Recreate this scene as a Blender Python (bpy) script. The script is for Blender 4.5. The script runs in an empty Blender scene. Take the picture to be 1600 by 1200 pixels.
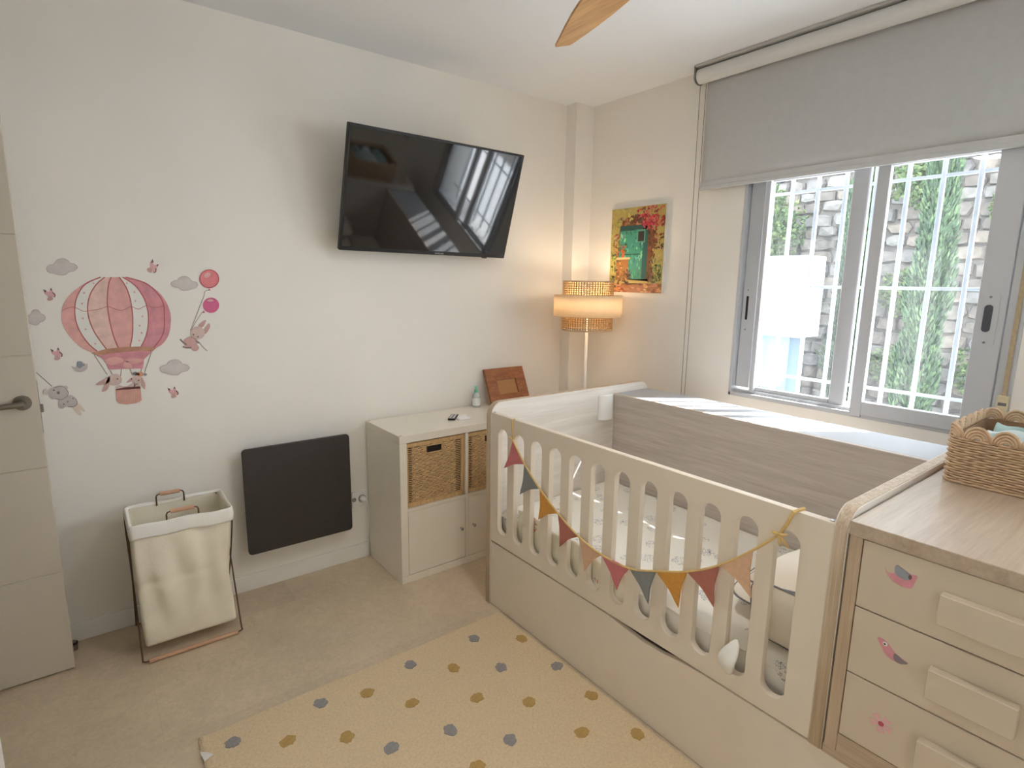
import bpy, bmesh, math, random
from mathutils import Vector, Matrix
from math import sin, cos, pi, radians

random.seed(11)
S = bpy.context.scene
COL = S.collection

# ------------------------------------------------------------------ camera
CAM = Vector((-2.6928, -2.7775, 1.4947))
FWD = Vector((0.6011941, 0.77925008, -0.17701685))
RGT = Vector((0.7932242, -0.60876577, 0.0141282))
UPV = Vector((0.0967524, 0.14890784, 0.98410641))
FPX = 879.84
cd = bpy.data.cameras.new('camera')
cd.sensor_fit = 'HORIZONTAL'; cd.sensor_width = 36.0; cd.lens = FPX / 1600 * 36
cd.clip_start = 0.02; cd.clip_end = 200
camo = bpy.data.objects.new('camera', cd); COL.objects.link(camo)
camo.matrix_world = Matrix(((RGT.x, UPV.x, -FWD.x, CAM.x), (RGT.y, UPV.y, -FWD.y, CAM.y),
                            (RGT.z, UPV.z, -FWD.z, CAM.z), (0, 0, 0, 1)))
S.camera = camo

# ------------------------------------------------------------------ world, sun, exposure
S.view_settings.view_transform = 'Standard'
S.view_settings.look = 'None'
S.view_settings.gamma = 1.0
S.view_settings.use_curve_mapping = False
S.view_settings.exposure = 0.03
S.cycles.diffuse_bounces = 8
S.cycles.max_bounces = 14
SKY_STRENGTH = 15.0
SUN_STRENGTH = 21.0
FAN_STRENGTH = 76.0
LAMP_POWER = 4.7
SUN_EL = radians(50)
SUN_TRAVEL = Vector((-0.80 * cos(SUN_EL), 0.60 * cos(SUN_EL), -sin(SUN_EL)))

W = bpy.data.worlds.new('world'); S.world = W; W.use_nodes = True
nt = W.node_tree; nt.nodes.clear()
wo = nt.nodes.new('ShaderNodeOutputWorld'); bg = nt.nodes.new('ShaderNodeBackground')
sky = nt.nodes.new('ShaderNodeTexSky'); sky.sky_type = 'HOSEK_WILKIE'
sky.sun_direction = -SUN_TRAVEL; sky.turbidity = 5.0; sky.ground_albedo = 0.4
wmix = nt.nodes.new('ShaderNodeMixRGB'); wmix.inputs['Fac'].default_value = 0.6
wmix.inputs['Color2'].default_value = (0.88, 0.945, 1.02, 1)
nt.links.new(sky.outputs['Color'], wmix.inputs['Color1'])
nt.links.new(wmix.outputs['Color'], bg.inputs['Color'])
bg.inputs['Strength'].default_value = SKY_STRENGTH
nt.links.new(bg.outputs['Background'], wo.inputs['Surface'])

sl = bpy.data.lights.new('sun', 'SUN'); sl.energy = SUN_STRENGTH; sl.angle = radians(0.6); sl.color = (1.0, 0.975, 0.94)
so = bpy.data.objects.new('sun', sl); COL.objects.link(so)
so.location = (6, -6, 9); so.rotation_euler = SUN_TRAVEL.to_track_quat('-Z', 'Y').to_euler()
# sampling portal of the window opening (gives no light of its own)
pl = bpy.data.lights.new('window_portal', 'AREA'); pl.shape = 'RECTANGLE'; pl.size = 1.12; pl.size_y = 1.12
pl.cycles.is_portal = True
po = bpy.data.objects.new('window_portal', pl); COL.objects.link(po)
po.location = (0.30, -1.72, 1.49); po.rotation_euler = Vector((-1, 0, 0)).to_track_quat('-Z', 'Z').to_euler()

pl2 = bpy.data.lights.new('added_window_portal', 'AREA'); pl2.shape = 'RECTANGLE'; pl2.size = 2.12; pl2.size_y = 1.40  # sampling portal for the added, unseen window
pl2.cycles.is_portal = True
po2 = bpy.data.objects.new('added_window_portal', pl2); COL.objects.link(po2)
po2.location = (0.29, -4.06, 1.76); po2.rotation_euler = Vector((-1, 0, 0)).to_track_quat('-Z', 'Z').to_euler()

# ------------------------------------------------------------------ helpers
def at(u, v, x=None, y=None, z=None):
    d = FWD + RGT * ((u - 800) / FPX) - UPV * ((v - 600) / FPX)
    if x is not None: t = (x - CAM.x) / d.x
    elif y is not None: t = (y - CAM.y) / d.y
    else: t = (z - CAM.z) / d.z
    return CAM + d * t

def lin(c):
    return tuple((v / 255 / 12.92) if v / 255 <= 0.04045 else ((v / 255 + 0.055) / 1.055) ** 2.4 for v in c)

MATS = {}
def mat(name, rgb, rough=0.6, var=0.06, scale=12.0, bump=0.0, bscale=60.0, metal=0.0, spec=0.5, stretch=(1, 1, 1), transl=0.0, sheen=0.0):
    """principled material with procedural mottling and fine relief; rgb in 0..255 sRGB"""
    if name in MATS: return MATS[name]
    m = bpy.data.materials.new(name); m.use_nodes = True; n = m.node_tree.nodes; L = m.node_tree.links
    b = n['Principled BSDF']; b.inputs['Roughness'].default_value = rough; b.inputs['Metallic'].default_value = metal
    b.inputs['Specular IOR Level'].default_value = spec
    if sheen: b.inputs['Sheen Weight'].default_value = sheen
    c = lin(rgb)
    tc = n.new('ShaderNodeTexCoord'); mp = n.new('ShaderNodeMapping'); mp.inputs['Scale'].default_value = stretch
    L.new(tc.outputs['Object'], mp.inputs['Vector'])
    nz = n.new('ShaderNodeTexNoise'); nz.inputs['Scale'].default_value = scale; nz.inputs['Detail'].default_value = 4
    L.new(mp.outputs['Vector'], nz.inputs['Vector'])
    cr = n.new('ShaderNodeValToRGB')
    cr.color_ramp.elements[0].position = 0.3; cr.color_ramp.elements[1].position = 0.7
    cr.color_ramp.elements[0].color = tuple(max(0, v * (1 - var)) for v in c) + (1,)
    cr.color_ramp.elements[1].color = tuple(min(1, v * (1 + var)) for v in c) + (1,)
    L.new(nz.outputs['Fac'], cr.inputs['Fac']); L.new(cr.outputs['Color'], b.inputs['Base Color'])
    if bump:
        n2 = n.new('ShaderNodeTexNoise'); n2.inputs['Scale'].default_value = bscale; n2.inputs['Detail'].default_value = 3
        L.new(mp.outputs['Vector'], n2.inputs['Vector'])
        bp = n.new('ShaderNodeBump'); bp.inputs['Strength'].default_value = bump; bp.inputs['Distance'].default_value = 0.004
        L.new(n2.outputs['Fac'], bp.inputs['Height']); L.new(bp.outputs['Normal'], b.inputs['Normal'])
    if transl:
        out = n['Material Output']; tr = n.new('ShaderNodeBsdfTranslucent'); mx = n.new('ShaderNodeMixShader')
        mx.inputs['Fac'].default_value = transl
        L.new(cr.outputs['Color'], tr.inputs['Color'])
        L.new(b.outputs['BSDF'], mx.inputs[1]); L.new(tr.outputs['BSDF'], mx.inputs[2]); L.new(mx.outputs['Shader'], out.inputs['Surface'])
    MATS[name] = m
    return m

def wood(name, c1, c2, stretch, scale=3.0, rough=0.55, bump=0.05):
    """straight-grained wood; grain runs along the axis with the small stretch value"""
    if name in MATS: return MATS[name]
    m = bpy.data.materials.new(name); m.use_nodes = True; n = m.node_tree.nodes; L = m.node_tree.links
    b = n['Principled BSDF']; b.inputs['Roughness'].default_value = rough
    tc = n.new('ShaderNodeTexCoord'); mp = n.new('ShaderNodeMapping'); mp.inputs['Scale'].default_value = stretch
    L.new(tc.outputs['Object'], mp.inputs['Vector'])
    nz = n.new('ShaderNodeTexNoise'); nz.inputs['Scale'].default_value = scale; nz.inputs['Detail'].default_value = 6
    nz.inputs['Distortion'].default_value = 0.6; L.new(mp.outputs['Vector'], nz.inputs['Vector'])
    n2 = n.new('ShaderNodeTexNoise'); n2.inputs['Scale'].default_value = scale * 4.5; n2.inputs['Detail'].default_value = 3
    L.new(mp.outputs['Vector'], n2.inputs['Vector'])
    mx = n.new('ShaderNodeMath'); mx.operation = 'MULTIPLY_ADD'; mx.inputs[1].default_value = 0.4
    L.new(n2.outputs['Fac'], mx.inputs[0]); 
    ml = n.new('ShaderNodeMath'); ml.operation = 'MULTIPLY'; ml.inputs[1].default_value = 0.6
    L.new(nz.outputs['Fac'], ml.inputs[0]); L.new(ml.outputs[0], mx.inputs[2])
    cr = n.new('ShaderNodeValToRGB'); cr.color_ramp.elements[0].position = 0.36; cr.color_ramp.elements[1].position = 0.62
    cr.color_ramp.elements[0].color = lin(c1) + (1,); cr.color_ramp.elements[1].color = lin(c2) + (1,)
    L.new(mx.outputs[0], cr.inputs['Fac']); L.new(cr.outputs['Color'], b.inputs['Base Color'])
    bp = n.new('ShaderNodeBump'); bp.inputs['Strength'].default_value = bump; bp.inputs['Distance'].default_value = 0.002
    L.new(mx.outputs[0], bp.inputs['Height']); L.new(bp.outputs['Normal'], b.inputs['Normal'])
    MATS[name] = m
    return m

def emission(name, rgb, strength):
    m = bpy.data.materials.new(name); m.use_nodes = True; n = m.node_tree.nodes
    b = n['Principled BSDF']; b.inputs['Base Color'].default_value = lin(rgb) + (1,)
    b.inputs['Emission Color'].default_value = lin(rgb) + (1,); b.inputs['Emission Strength'].default_value = strength
    MATS[name] = m
    return m

class B:
    """collects geometry in world coordinates"""
    def __init__(s): s.bm = bmesh.new()
    def box(s, x0, x1, y0, y1, z0, z1, bev=0.0, seg=2):
        if x0 > x1: x0, x1 = x1, x0
        if y0 > y1: y0, y1 = y1, y0
        if z0 > z1: z0, z1 = z1, z0
        vs = [s.bm.verts.new(p) for p in ((x0, y0, z0), (x1, y0, z0), (x1, y1, z0), (x0, y1, z0), (x0, y0, z1), (x1, y0, z1), (x1, y1, z1), (x0, y1, z1))]
        fs = [s.bm.faces.new([vs[i] for i in f]) for f in ((3, 2, 1, 0), (4, 5, 6, 7), (0, 1, 5, 4), (1, 2, 6, 5), (2, 3, 7, 6), (3, 0, 4, 7))]
        if bev:
            es = list({e for f in fs for e in f.edges})
            bmesh.ops.bevel(s.bm, geom=es, offset=bev, segments=seg, affect='EDGES', profile=0.5)
        return s
    def poly(s, pts, nrm, depth):
        """flat polygon pts (3D) extruded by depth along nrm"""
        n = Vector(nrm) * depth; k = len(pts)
        a = [s.bm.verts.new(Vector(p)) for p in pts]; b = [s.bm.verts.new(Vector(p) + n) for p in pts]
        s.bm.faces.new(b); s.bm.faces.new(a[::-1])
        for i in range(k):
            j = (i + 1) % k; s.bm.faces.new((a[i], a[j], b[j], b[i]))
        return s
    def tube(s, pts, r, n=8, closed=False, caps=True):
        pts = [Vector(p) for p in pts]; rings = []; k = len(pts); prev = None
        for i, p in enumerate(pts):
            if closed: t = pts[(i + 1) % k] - pts[i - 1]
            else: t = (pts[min(i + 1, k - 1)] - pts[max(i - 1, 0)])
            t.normalize()
            if prev is None:
                h = Vector((0, 0, 1)) if abs(t.z) < 0.9 else Vector((1, 0, 0)); a = t.cross(h).normalized()
            else:
                a = (prev - t * prev.dot(t)).normalized()
            prev = a; b = t.cross(a); rr = r[i] if isinstance(r, (list, tuple)) else r
            rings.append([s.bm.verts.new(p + (a * cos(2 * pi * q / n) + b * sin(2 * pi * q / n)) * rr) for q in range(n)])
        for i in range(k if closed else k - 1):
            A, C = rings[i], rings[(i + 1) % k]
            for q in range(n):
                s.bm.faces.new((A[q], A[(q + 1) % n], C[(q + 1) % n], C[q]))
        if caps and not closed:
            s.bm.faces.new(rings[0][::-1]); s.bm.faces.new(rings[-1])
        return s
    def lathe(s, prof, c, n=32, cap=True):
        """prof: list of (r, z) going up; c = centre"""
        rings = []
        for r, z in prof:
            rings.append([s.bm.verts.new((c[0] + r * cos(2 * pi * q / n), c[1] + r * sin(2 * pi * q / n), c[2] + z)) for q in range(n)])
        for A, C in zip(rings, rings[1:]):
            for q in range(n):
                s.bm.faces.new((A[q], A[(q + 1) % n], C[(q + 1) % n], C[q]))
        if cap:
            s.bm.faces.new(rings[0][::-1]); s.bm.faces.new(rings[-1])
        return s
    def grid(s, fn, nu, nv, closed_u=False):
        V = [[s.bm.verts.new(fn(i / (nu if closed_u else nu - 1), j / (nv - 1))) for i in range(nu)] for j in range(nv)]
        for j in range(nv - 1):
            for i in range(nu if closed_u else nu - 1):
                k = (i + 1) % nu
                s.bm.faces.new((V[j][i], V[j][k], V[j + 1][k], V[j + 1][i]))
        return V
    def add_mesh(s, me, M):
        me.transform(M); s.bm.from_mesh(me); bpy.data.meshes.remove(me); return s
    def smooth(s):
        for f in s.bm.faces: f.smooth = True
        return s

def thing(name, label, cat, loc, group=None, kind=None):
    o = bpy.data.objects.new(name, None); COL.objects.link(o); o.location = loc; o.empty_display_size = 0.05
    if kind: o['kind'] = kind
    if label: o['label'] = label
    if cat: o['category'] = cat
    if group: o['group'] = group
    return o

def woff(p):
    v = Vector((0, 0, 0))
    while p is not None:
        v += p.location; p = p.parent
    return v

def obj(name, b, m, parent=None, label=None, cat=None, group=None, kind=None, smooth=False, recalc=True):
    bm = b.bm
    if recalc: bmesh.ops.recalc_face_normals(bm, faces=bm.faces[:])
    if smooth:
        for f in bm.faces: f.smooth = True
    me = bpy.data.meshes.new(name); 
    lo = Vector((1e9,) * 3); hi = Vector((-1e9,) * 3)
    for v in bm.verts:
        for k in range(3):
            lo[k] = min(lo[k], v.co[k]); hi[k] = max(hi[k], v.co[k])
    c = Vector(((lo.x + hi.x) / 2, (lo.y + hi.y) / 2, lo.z))
    for v in bm.verts: v.co -= c
    bm.to_mesh(me); bm.free()
    for mm in (m if isinstance(m, (list, tuple)) else [m]): me.materials.append(mm)
    o = bpy.data.objects.new(name, me); COL.objects.link(o)
    o.location = c
    if parent is not None:
        o.parent = parent; o.location = c - woff(parent)
    if label: o['label'] = label
    if cat: o['category'] = cat
    if group: o['group'] = group
    if kind: o['kind'] = kind
    return o

def struct(name, b, m, parent=None): return obj(name, b, m, parent, kind='structure')

def plate(outlines, thick, bev=0.0, res=2):
    """2D outlines (first = outer, others = holes) -> extruded mesh, local XY plane, centred on z=0"""
    cu = bpy.data.curves.new('tmp', 'CURVE'); cu.dimensions = '2D'; cu.fill_mode = 'BOTH'
    cu.extrude = thick / 2 - bev; cu.bevel_depth = bev; cu.bevel_resolution = res; cu.offset = -bev
    for o in outlines:
        sp = cu.splines.new('POLY'); sp.points.add(len(o) - 1); sp.use_cyclic_u = True
        for p, q in zip(sp.points, o): p.co = (q[0], q[1], 0, 1)
    ob = bpy.data.objects.new('tmp', cu); COL.objects.link(ob)
    dg = bpy.context.evaluated_depsgraph_get()
    me = bpy.data.meshes.new_from_object(ob.evaluated_get(dg))
    bpy.data.objects.remove(ob); bpy.data.curves.remove(cu)
    return me

def text_mesh(s, size, ext=0.0004):
    cu = bpy.data.curves.new('tmp', 'FONT'); cu.body = s; cu.size = size; cu.align_x = 'CENTER'; cu.align_y = 'CENTER'; cu.extrude = ext
    ob = bpy.data.objects.new('tmp', cu); COL.objects.link(ob)
    dg = bpy.context.evaluated_depsgraph_get(); me = bpy.data.meshes.new_from_object(ob.evaluated_get(dg))
    bpy.data.objects.remove(ob); bpy.data.curves.remove(cu)
    return me

def rrect(x0, x1, y0, y1, r, n=6, which=(1, 1, 1, 1)):
    """rounded rectangle; which = bl, br, tr, tl"""
    pts = []
    for (cx, cy, a0, w) in ((x0, y0, pi, which[0]), (x1, y0, 1.5 * pi, which[1]), (x1, y1, 0, which[2]), (x0, y1, .5 * pi, which[3])):
        if not w: pts.append((cx, cy)); continue
        ox = cx + (r if cx == x0 else -r); oy = cy + (r if cy == y0 else -r)
        for i in range(n + 1):
            a = a0 + .5 * pi * i / n; pts.append((ox + r * cos(a), oy + r * sin(a)))
    return pts

def catmull(pts, n=5, closed=True):
    out = []; k = len(pts); rng = range(k if closed else k - 1)
    for i in rng:
        if closed: p0, p1, p2, p3 = pts[i - 1], pts[i], pts[(i + 1) % k], pts[(i + 2) % k]
        else: p0, p1, p2, p3 = pts[max(i - 1, 0)], pts[i], pts[i + 1], pts[min(i + 2, k - 1)]
        for j in range(n):
            t = j / n
            out.append(tuple(0.5 * ((2 * b) + (-a + c) * t + (2 * a - 5 * b + 4 * c - d) * t * t + (-a + 3 * b - 3 * c + d) * t ** 3)
                             for a, b, c, d in zip(p0, p1, p2, p3)))
    if not closed: out.append(tuple(pts[-1]))
    return out

# ------------------------------------------------------------------ materials
M_WALL = mat('wall_paint', (239, 235, 228), 0.85, 0.015, 3.0, 0.06, 220)
M_CEIL = mat('ceiling_paint', (236, 239, 243), 0.9, 0.012, 3.0, 0.04, 200)
M_TRIM = mat('white_lacquer', (238, 236, 231), 0.4, 0.01)
M_DOOR = mat('door_lacquer', (205, 195, 180), 0.45, 0.012)
M_WHITE = mat('white_melamine', (238, 231, 217), 0.24, 0.012)
M_PVC = mat('window_aluminium', (192, 194, 198), 0.38, 0.015)
M_DARK = mat('black_plastic', (24, 24, 26), 0.45, 0.1)
M_METAL = mat('brushed_nickel', (150, 143, 134), 0.32, 0.06, metal=1.0)
M_CHROME = mat('chrome', (200, 200, 200), 0.15, 0.02, metal=1.0)
M_CRIBWHITE = mat('crib_white_panel', (227, 215, 198), 0.5, 0.012)
M_ASH_Y = wood('washed_ash_along_y', (180, 169, 159), (203, 193, 184), (14, 0.7, 16), 2.6)
M_ASH_X = wood('washed_ash_along_x', (214, 205, 194), (228, 221, 212), (0.8, 14, 16), 2.4)
M_EDGE_Z = wood('ash_edge_along_z', (176, 154, 128), (212, 194, 170), (34, 34, 0.7), 2.2)
M_OAK_X = wood('light_oak_along_x', (172, 152, 131), (191, 173, 153), (0.9, 13, 13), 2.5, 0.33)
M_OAK_Y = wood('light_oak_along_y', (172, 150, 126), (196, 175, 150), (16, 0.8, 26), 2.5, 0.5)
M_OAK_Z = wood('light_oak_along_z', (176, 152, 128), (198, 176, 150), (24, 24, 0.8), 2.5, 0.5)

# floor: microcement-look vinyl with fine fibres and a few broad tonal tiles
def floor_material():
    m = bpy.data.materials.new('vinyl_floor'); m.use_nodes = True; n = m.node_tree.nodes; L = m.node_tree.links
    b = n['Principled BSDF']; b.inputs['Roughness'].default_value = 0.48
    tc = n.new('ShaderNodeTexCoord')
    br = n.new('ShaderNodeTexBrick'); br.inputs['Scale'].default_value = 1.0; br.inputs['Mortar Size'].default_value = 0.0012
    br.inputs['Brick Width'].default_value = 1.2; br.inputs['Row Height'].default_value = 0.6
    br.inputs['Color1'].default_value = lin((216, 198, 172)) + (1,); br.inputs['Color2'].default_value = lin((209, 191, 166)) + (1,)
    br.inputs['Mortar'].default_value = lin((206, 188, 163)) + (1,)
    L.new(tc.outputs['Object'], br.inputs['Vector'])
    n1 = n.new('ShaderNodeTexNoise'); n1.inputs['Scale'].default_value = 3.0; n1.inputs['Detail'].default_value = 8; n1.inputs['Roughness'].default_value = 0.7
    n2 = n.new('ShaderNodeTexNoise'); n2.inputs['Scale'].default_value = 38; n2.inputs['Detail'].default_value = 8; n2.inputs['Roughness'].default_value = 0.75; n2.inputs['Distortion'].default_value = 1.5
    for q in (n1, n2): L.new(tc.outputs['Object'], q.inputs['Vector'])
    ad = n.new('ShaderNodeMath'); ad.operation = 'ADD'; L.new(n1.outputs['Fac'], ad.inputs[0]); L.new(n2.outputs['Fac'], ad.inputs[1])
    cr = n.new('ShaderNodeValToRGB'); cr.color_ramp.elements[0].position = 0.35; cr.color_ramp.elements[1].position = 0.65
    hf = n.new('ShaderNodeMath'); hf.operation = 'MULTIPLY'; hf.inputs[1].default_value = 0.5
    L.new(ad.outputs[0], hf.inputs[0]); L.new(hf.outputs[0], cr.inputs['Fac'])
    cr.color_ramp.elements[0].color = (0.80, 0.80, 0.80, 1); cr.color_ramp.elements[1].color = (1.14, 1.14, 1.14, 1)
    mx = n.new('ShaderNodeMixRGB'); mx.blend_type = 'MULTIPLY'; mx.inputs['Fac'].default_value = 1.0
    L.new(br.outputs['Color'], mx.inputs['Color1']); L.new(cr.outputs['Color'], mx.inputs['Color2']); L.new(mx.outputs['Color'], b.inputs['Base Color'])
    return m
M_FLOOR = floor_material()

# ------------------------------------------------------------------ room shell
H = 2.5833
XL, YF = -3.70, -5.25            # entry wall, wall behind the viewer
struct('floor', B().box(-5.2, 0.0, YF, 0.0, -0.08, 0.0), M_FLOOR)
struct('ceiling', B().box(-5.2, 0.28, YF, 0.15, H, H + 0.12), M_CEIL)
struct('wall_back', B().box(-5.2, 0.28, 0.0, 0.15, -0.08, H), M_WALL)
struct('wall_corner', B().box(-0.1493, 0.0, -0.0896, 0.0, 0.0, H), M_WALL)
OY0, OY1, OZ0, OZ1 = -1.160, -2.290, 0.930, 2.060     # window opening
w = B()
QY0, QY1, QZ0, QZ1 = -3.00, -5.12, 1.06, 2.46           # opening of the added window, beyond the right edge of the view
w.box(0, 0.28, OY0, 0.15, -0.08, H); w.box(0, 0.28, QY0, OY1, -0.08, H); w.box(0, 0.28, YF - .15, QY1, -0.08, H)
w.box(0, 0.28, QY1, QY0, -0.08, QZ0); w.box(0, 0.28, QY1, QY0, QZ1, H)
w.box(0, 0.28, OY1, OY0, -0.08, OZ0); w.box(0, 0.28, OY1, OY0, OZ1, H)
struct('wall_right', w, M_WALL)
struct('wall_front', B().box(-5.2, 0.0, YF - .15, YF, -0.08, H), M_WALL)
struct('wall_left', B().box(XL, -2.93, YF, -1.15, 0.0, H), M_TRIM)
w = B()
w.box(XL - .12, XL, -0.15, 0.0, 0, H); w.box(XL - .12, XL, -1.15, -1.03, 0, H); w.box(XL - .12, XL, -1.03, -0.15, 2.06, H)
w.box(XL - .12, XL, YF, -1.15, 0, H)
struct('wall_entry', w, M_WALL)
struct('wall_hall', B().box(-5.35, -5.2, YF, 0.15, -0.08, H), M_WALL)
struct('baseboard_back', B().box(XL, -1.536, -0.012, 0.0, 0.0, 0.080, 0.002), M_TRIM)
w = B(); w.box(-0.012, 0.0, YF, -0.0896, 0.0, 0.08, 0.002)
struct('baseboard_right', w, M_TRIM)
w = B(); w.box(XL - 0.135, XL + 0.015, -0.15, -0.075, 0, 2.12, .003); w.box(XL - 0.135, XL + 0.015, -1.10, -1.03, 0, 2.12, .003); w.box(XL - 0.135, XL + 0.015, -1.03, -0.15, 2.05, 2.12, .003)
struct('trim_1', w, M_TRIM)

# door leaf standing open almost flat against the back wall
d = thing('door_1', 'white panelled door standing open along the wall with the balloon stickers', 'door', (-3.24, -0.215, 0.0), kind='structure')
DX1 = -2.829; DX0 = XL + 0.03; DY0, DY1 = -0.215, -0.180
zs = [0.008, 0.406, 0.815, 1.222, 1.63, 2.030]
for z0, z1 in zip(zs, zs[1:]):
    obj('panel', B().box(DX0, DX1, DY0, DY1, z0 + (0.0012 if z0 > .1 else 0), z1 - (0.0012 if z1 < 2 else 0), 0.0016, 1), M_DOOR, d)
obj('core', B().box(DX0 + .004, DX1 - .003, DY0 + .004, DY1 - .004, 0.01, 2.028), M_DOOR, d)
hx, hz = -2.873, 1.058
h = obj('handle', B().tube([(hx, DY0, hz), (hx, DY0 - .008, hz)], 0.026, 28).tube([(hx, DY0 - .006, hz), (hx, DY0 - .045, hz)], 0.010, 16)
        .tube([(hx + .004, DY0 - .045, hz), (hx - .02, DY0 - .048, hz), (hx - .06, DY0 - .05, hz - .002), (hx - .125, DY0 - .05, hz - .004)], [0.011, 0.0105, 0.0095, 0.009], 16),
        M_METAL, d, label='brushed metal lever handle on a round rose', smooth=False)
obj('latch_plate', B().box(DX1, DX1 + .0012, DY0 + .006, DY1 - .006, 0.94, 1.13), M_METAL, d)
obj('latch_bolt', B().box(DX1, DX1 + .010, DY0 + .012, DY1 - .012, 1.015, 1.045, .002), M_METAL, d)
for z in (0.25, 1.0, 1.8):
    obj('hinge', B().tube([(XL + .022, DY0 + .01, z - .05), (XL + .022, DY0 + .01, z + .05)], 0.008, 12), M_METAL, d)
ds = thing('door_stop', 'small round metal door stop on the floor behind the open door', 'door stop', (-2.834, -0.065, 0))
obj('post', B().lathe([(0.015, 0), (0.015, 0.022), (0.012, 0.024), (0.012, 0.034), (0.010, 0.036)], (-2.834, -0.065, 0), 20), M_METAL, ds)
obj('rubber_ring', B().lathe([(0.013, 0.023), (0.0165, 0.025), (0.0165, 0.031), (0.013, 0.033)], (-2.834, -0.065, 0), 20, cap=False), M_DARK, ds)

# ------------------------------------------------------------------ window
def glass_material():
    m = bpy.data.materials.new('window_glass'); m.use_nodes = True; n = m.node_tree.nodes; L = m.node_tree.links; n.clear()
    o = n.new('ShaderNodeOutputMaterial'); t = n.new('ShaderNodeBsdfTransparent'); g = n.new('ShaderNodeBsdfGlossy')
    t.inputs['Color'].default_value = (0.97, 0.985, 0.99, 1); g.inputs['Roughness'].default_value = 0.02
    lw = n.new('ShaderNodeLayerWeight'); lw.inputs['Blend'].default_value = 0.5
    pw = n.new('ShaderNodeMath'); pw.operation = 'POWER'; pw.inputs[1].default_value = 4.0
    nz = n.new('ShaderNodeTexNoise'); nz.inputs['Scale'].default_value = 2.0
    mx = n.new('ShaderNodeMixShader'); ml = n.new('ShaderNodeMath'); ml.operation = 'MULTIPLY_ADD'; ml.inputs[1].default_value = 0.5
    ad = n.new('ShaderNodeMath'); ad.operation = 'MULTIPLY'; ad.inputs[1].default_value = 0.06
    L.new(lw.outputs['Facing'], pw.inputs[0]); L.new(pw.outputs[0], ml.inputs[0]); L.new(nz.outputs['Fac'], ad.inputs[0]); L.new(ad.outputs[0], ml.inputs[2])
    du = n.new('ShaderNodeBsdfTranslucent'); du.inputs['Color'].default_value = (.9, .93, .95, 1)
    md = n.new('ShaderNodeMixShader'); md.inputs['Fac'].default_value = 0.022
    L.new(t.outputs['BSDF'], md.inputs[1]); L.new(du.outputs['BSDF'], md.inputs[2])
    L.new(ml.outputs[0], mx.inputs['Fac']); L.new(md.outputs['Shader'], mx.inputs[1]); L.new(g.outputs['BSDF'], mx.inputs[2])
    L.new(mx.outputs['Shader'], o.inputs['Surface'])
    return m
M_GLASS = glass_material()
wn = thing('window_1', 'white aluminium sliding window with two sashes and outside bars', 'window', (0.03, -1.72, 0.93), kind='structure')
bv = 0.003
fr = B()
fr.box(-0.004, 0.085, OY0 - .016, OY0 + .0, OZ0, OZ1, bv)              # left jamb
fr.box(-0.004, 0.085, OY1, OY1 + .052, OZ0, OZ1, bv)                   # right jamb
fr.box(-0.004, 0.085, OY1, OY0, OZ0 - .0, OZ0 + .020, bv)              # bottom track
fr.box(0.022, 0.085, OY1, OY0, OZ0 + .018, OZ0 + .034, bv)
fr.box(-0.004, 0.085, OY1, OY0, OZ1 - .05, OZ1, bv)
obj('frame', fr, M_PVC, wn)
obj('sill', B().box(0.085, 0.33, OY1, OY0, OZ0 - .03, OZ0 + .004, bv), M_TRIM, wn)
# left sash runs in the outer track
X0, X1 = 0.036, 0.064
ls = obj('sash', B().box(X0 - .02, X1, -1.262, -1.284, 0.955, OZ1 - .03, bv).box(X0, X1, -1.642, -1.712, 0.955, OZ1 - .03, .008, 3)
         .box(X0, X1, -1.284, -1.642, 0.955, 0.984, bv).box(X0, X1, -1.284, -1.642, 1.992, OZ1 - .03, bv), M_PVC, wn)
obj('pane', B().box(0.048, 0.053, -1.28, -1.65, 0.975, 2.0), M_GLASS, ls)
st = obj('lock_stile', B().box(0.030, 0.066, -1.180, -1.250, 0.975, OZ1 - .03, bv), M_PVC, wn)
obj('lock', B().box(0.0275, 0.032, -1.200, -1.212, 1.325, 1.445, 0.002), M_DARK, st)
obj('screw', B().tube([(0.031, -1.206, 1.475), (0.0285, -1.206, 1.475)], 0.004, 10).tube([(0.031, -1.206, 1.275), (0.0285, -1.206, 1.275)], 0.004, 10), M_METAL, st)
# right sash runs in the inner track
X0, X1 = -0.014, 0.018
rs = obj('sash', B().box(X0, X1, -1.757, -1.803, 0.936, OZ1 - .03, bv).box(X0, X1, -2.150, -2.236, 0.936, OZ1 - .03, bv)
         .box(X0, X1, -1.803, -2.150, 0.945, 1.005, bv).box(X0, X1, -1.803, -2.150, 1.985, OZ1 - .03, bv), M_PVC, wn)
obj('pane', B().box(0.000, 0.005, -1.79, -2.16, 0.99, 2.0), M_GLASS, rs)
lp = obj('lock_plate', B().add_mesh(plate([rrect(-.029, .029, -.098, .098, .012)], .003), Matrix.Translation((X0 - .0013, -2.188, 1.385)) @ Matrix(((0, 0, -1, 0), (-1, 0, 0, 0), (0, 1, 0, 0), (0, 0, 0, 1)))), M_PVC, wn)
obj('lock', B().add_mesh(plate([rrect(-.0125, .0125, -.050, .050, .012)], .006), Matrix.Translation((X0 - .003, -2.187, 1.389)) @ Matrix(((0, 0, -1, 0), (-1, 0, 0, 0), (0, 1, 0, 0), (0, 0, 0, 1)))), mat('lock_grey', (70, 74, 84), .5), lp)
obj('screw', B().tube([(X0 - .002, -2.188, 1.468), (X0 - .005, -2.188, 1.468)], .0045, 10).tube([(X0 - .002, -2.188, 1.300), (X0 - .005, -2.188, 1.300)], .0045, 10), M_METAL, lp)
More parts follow.
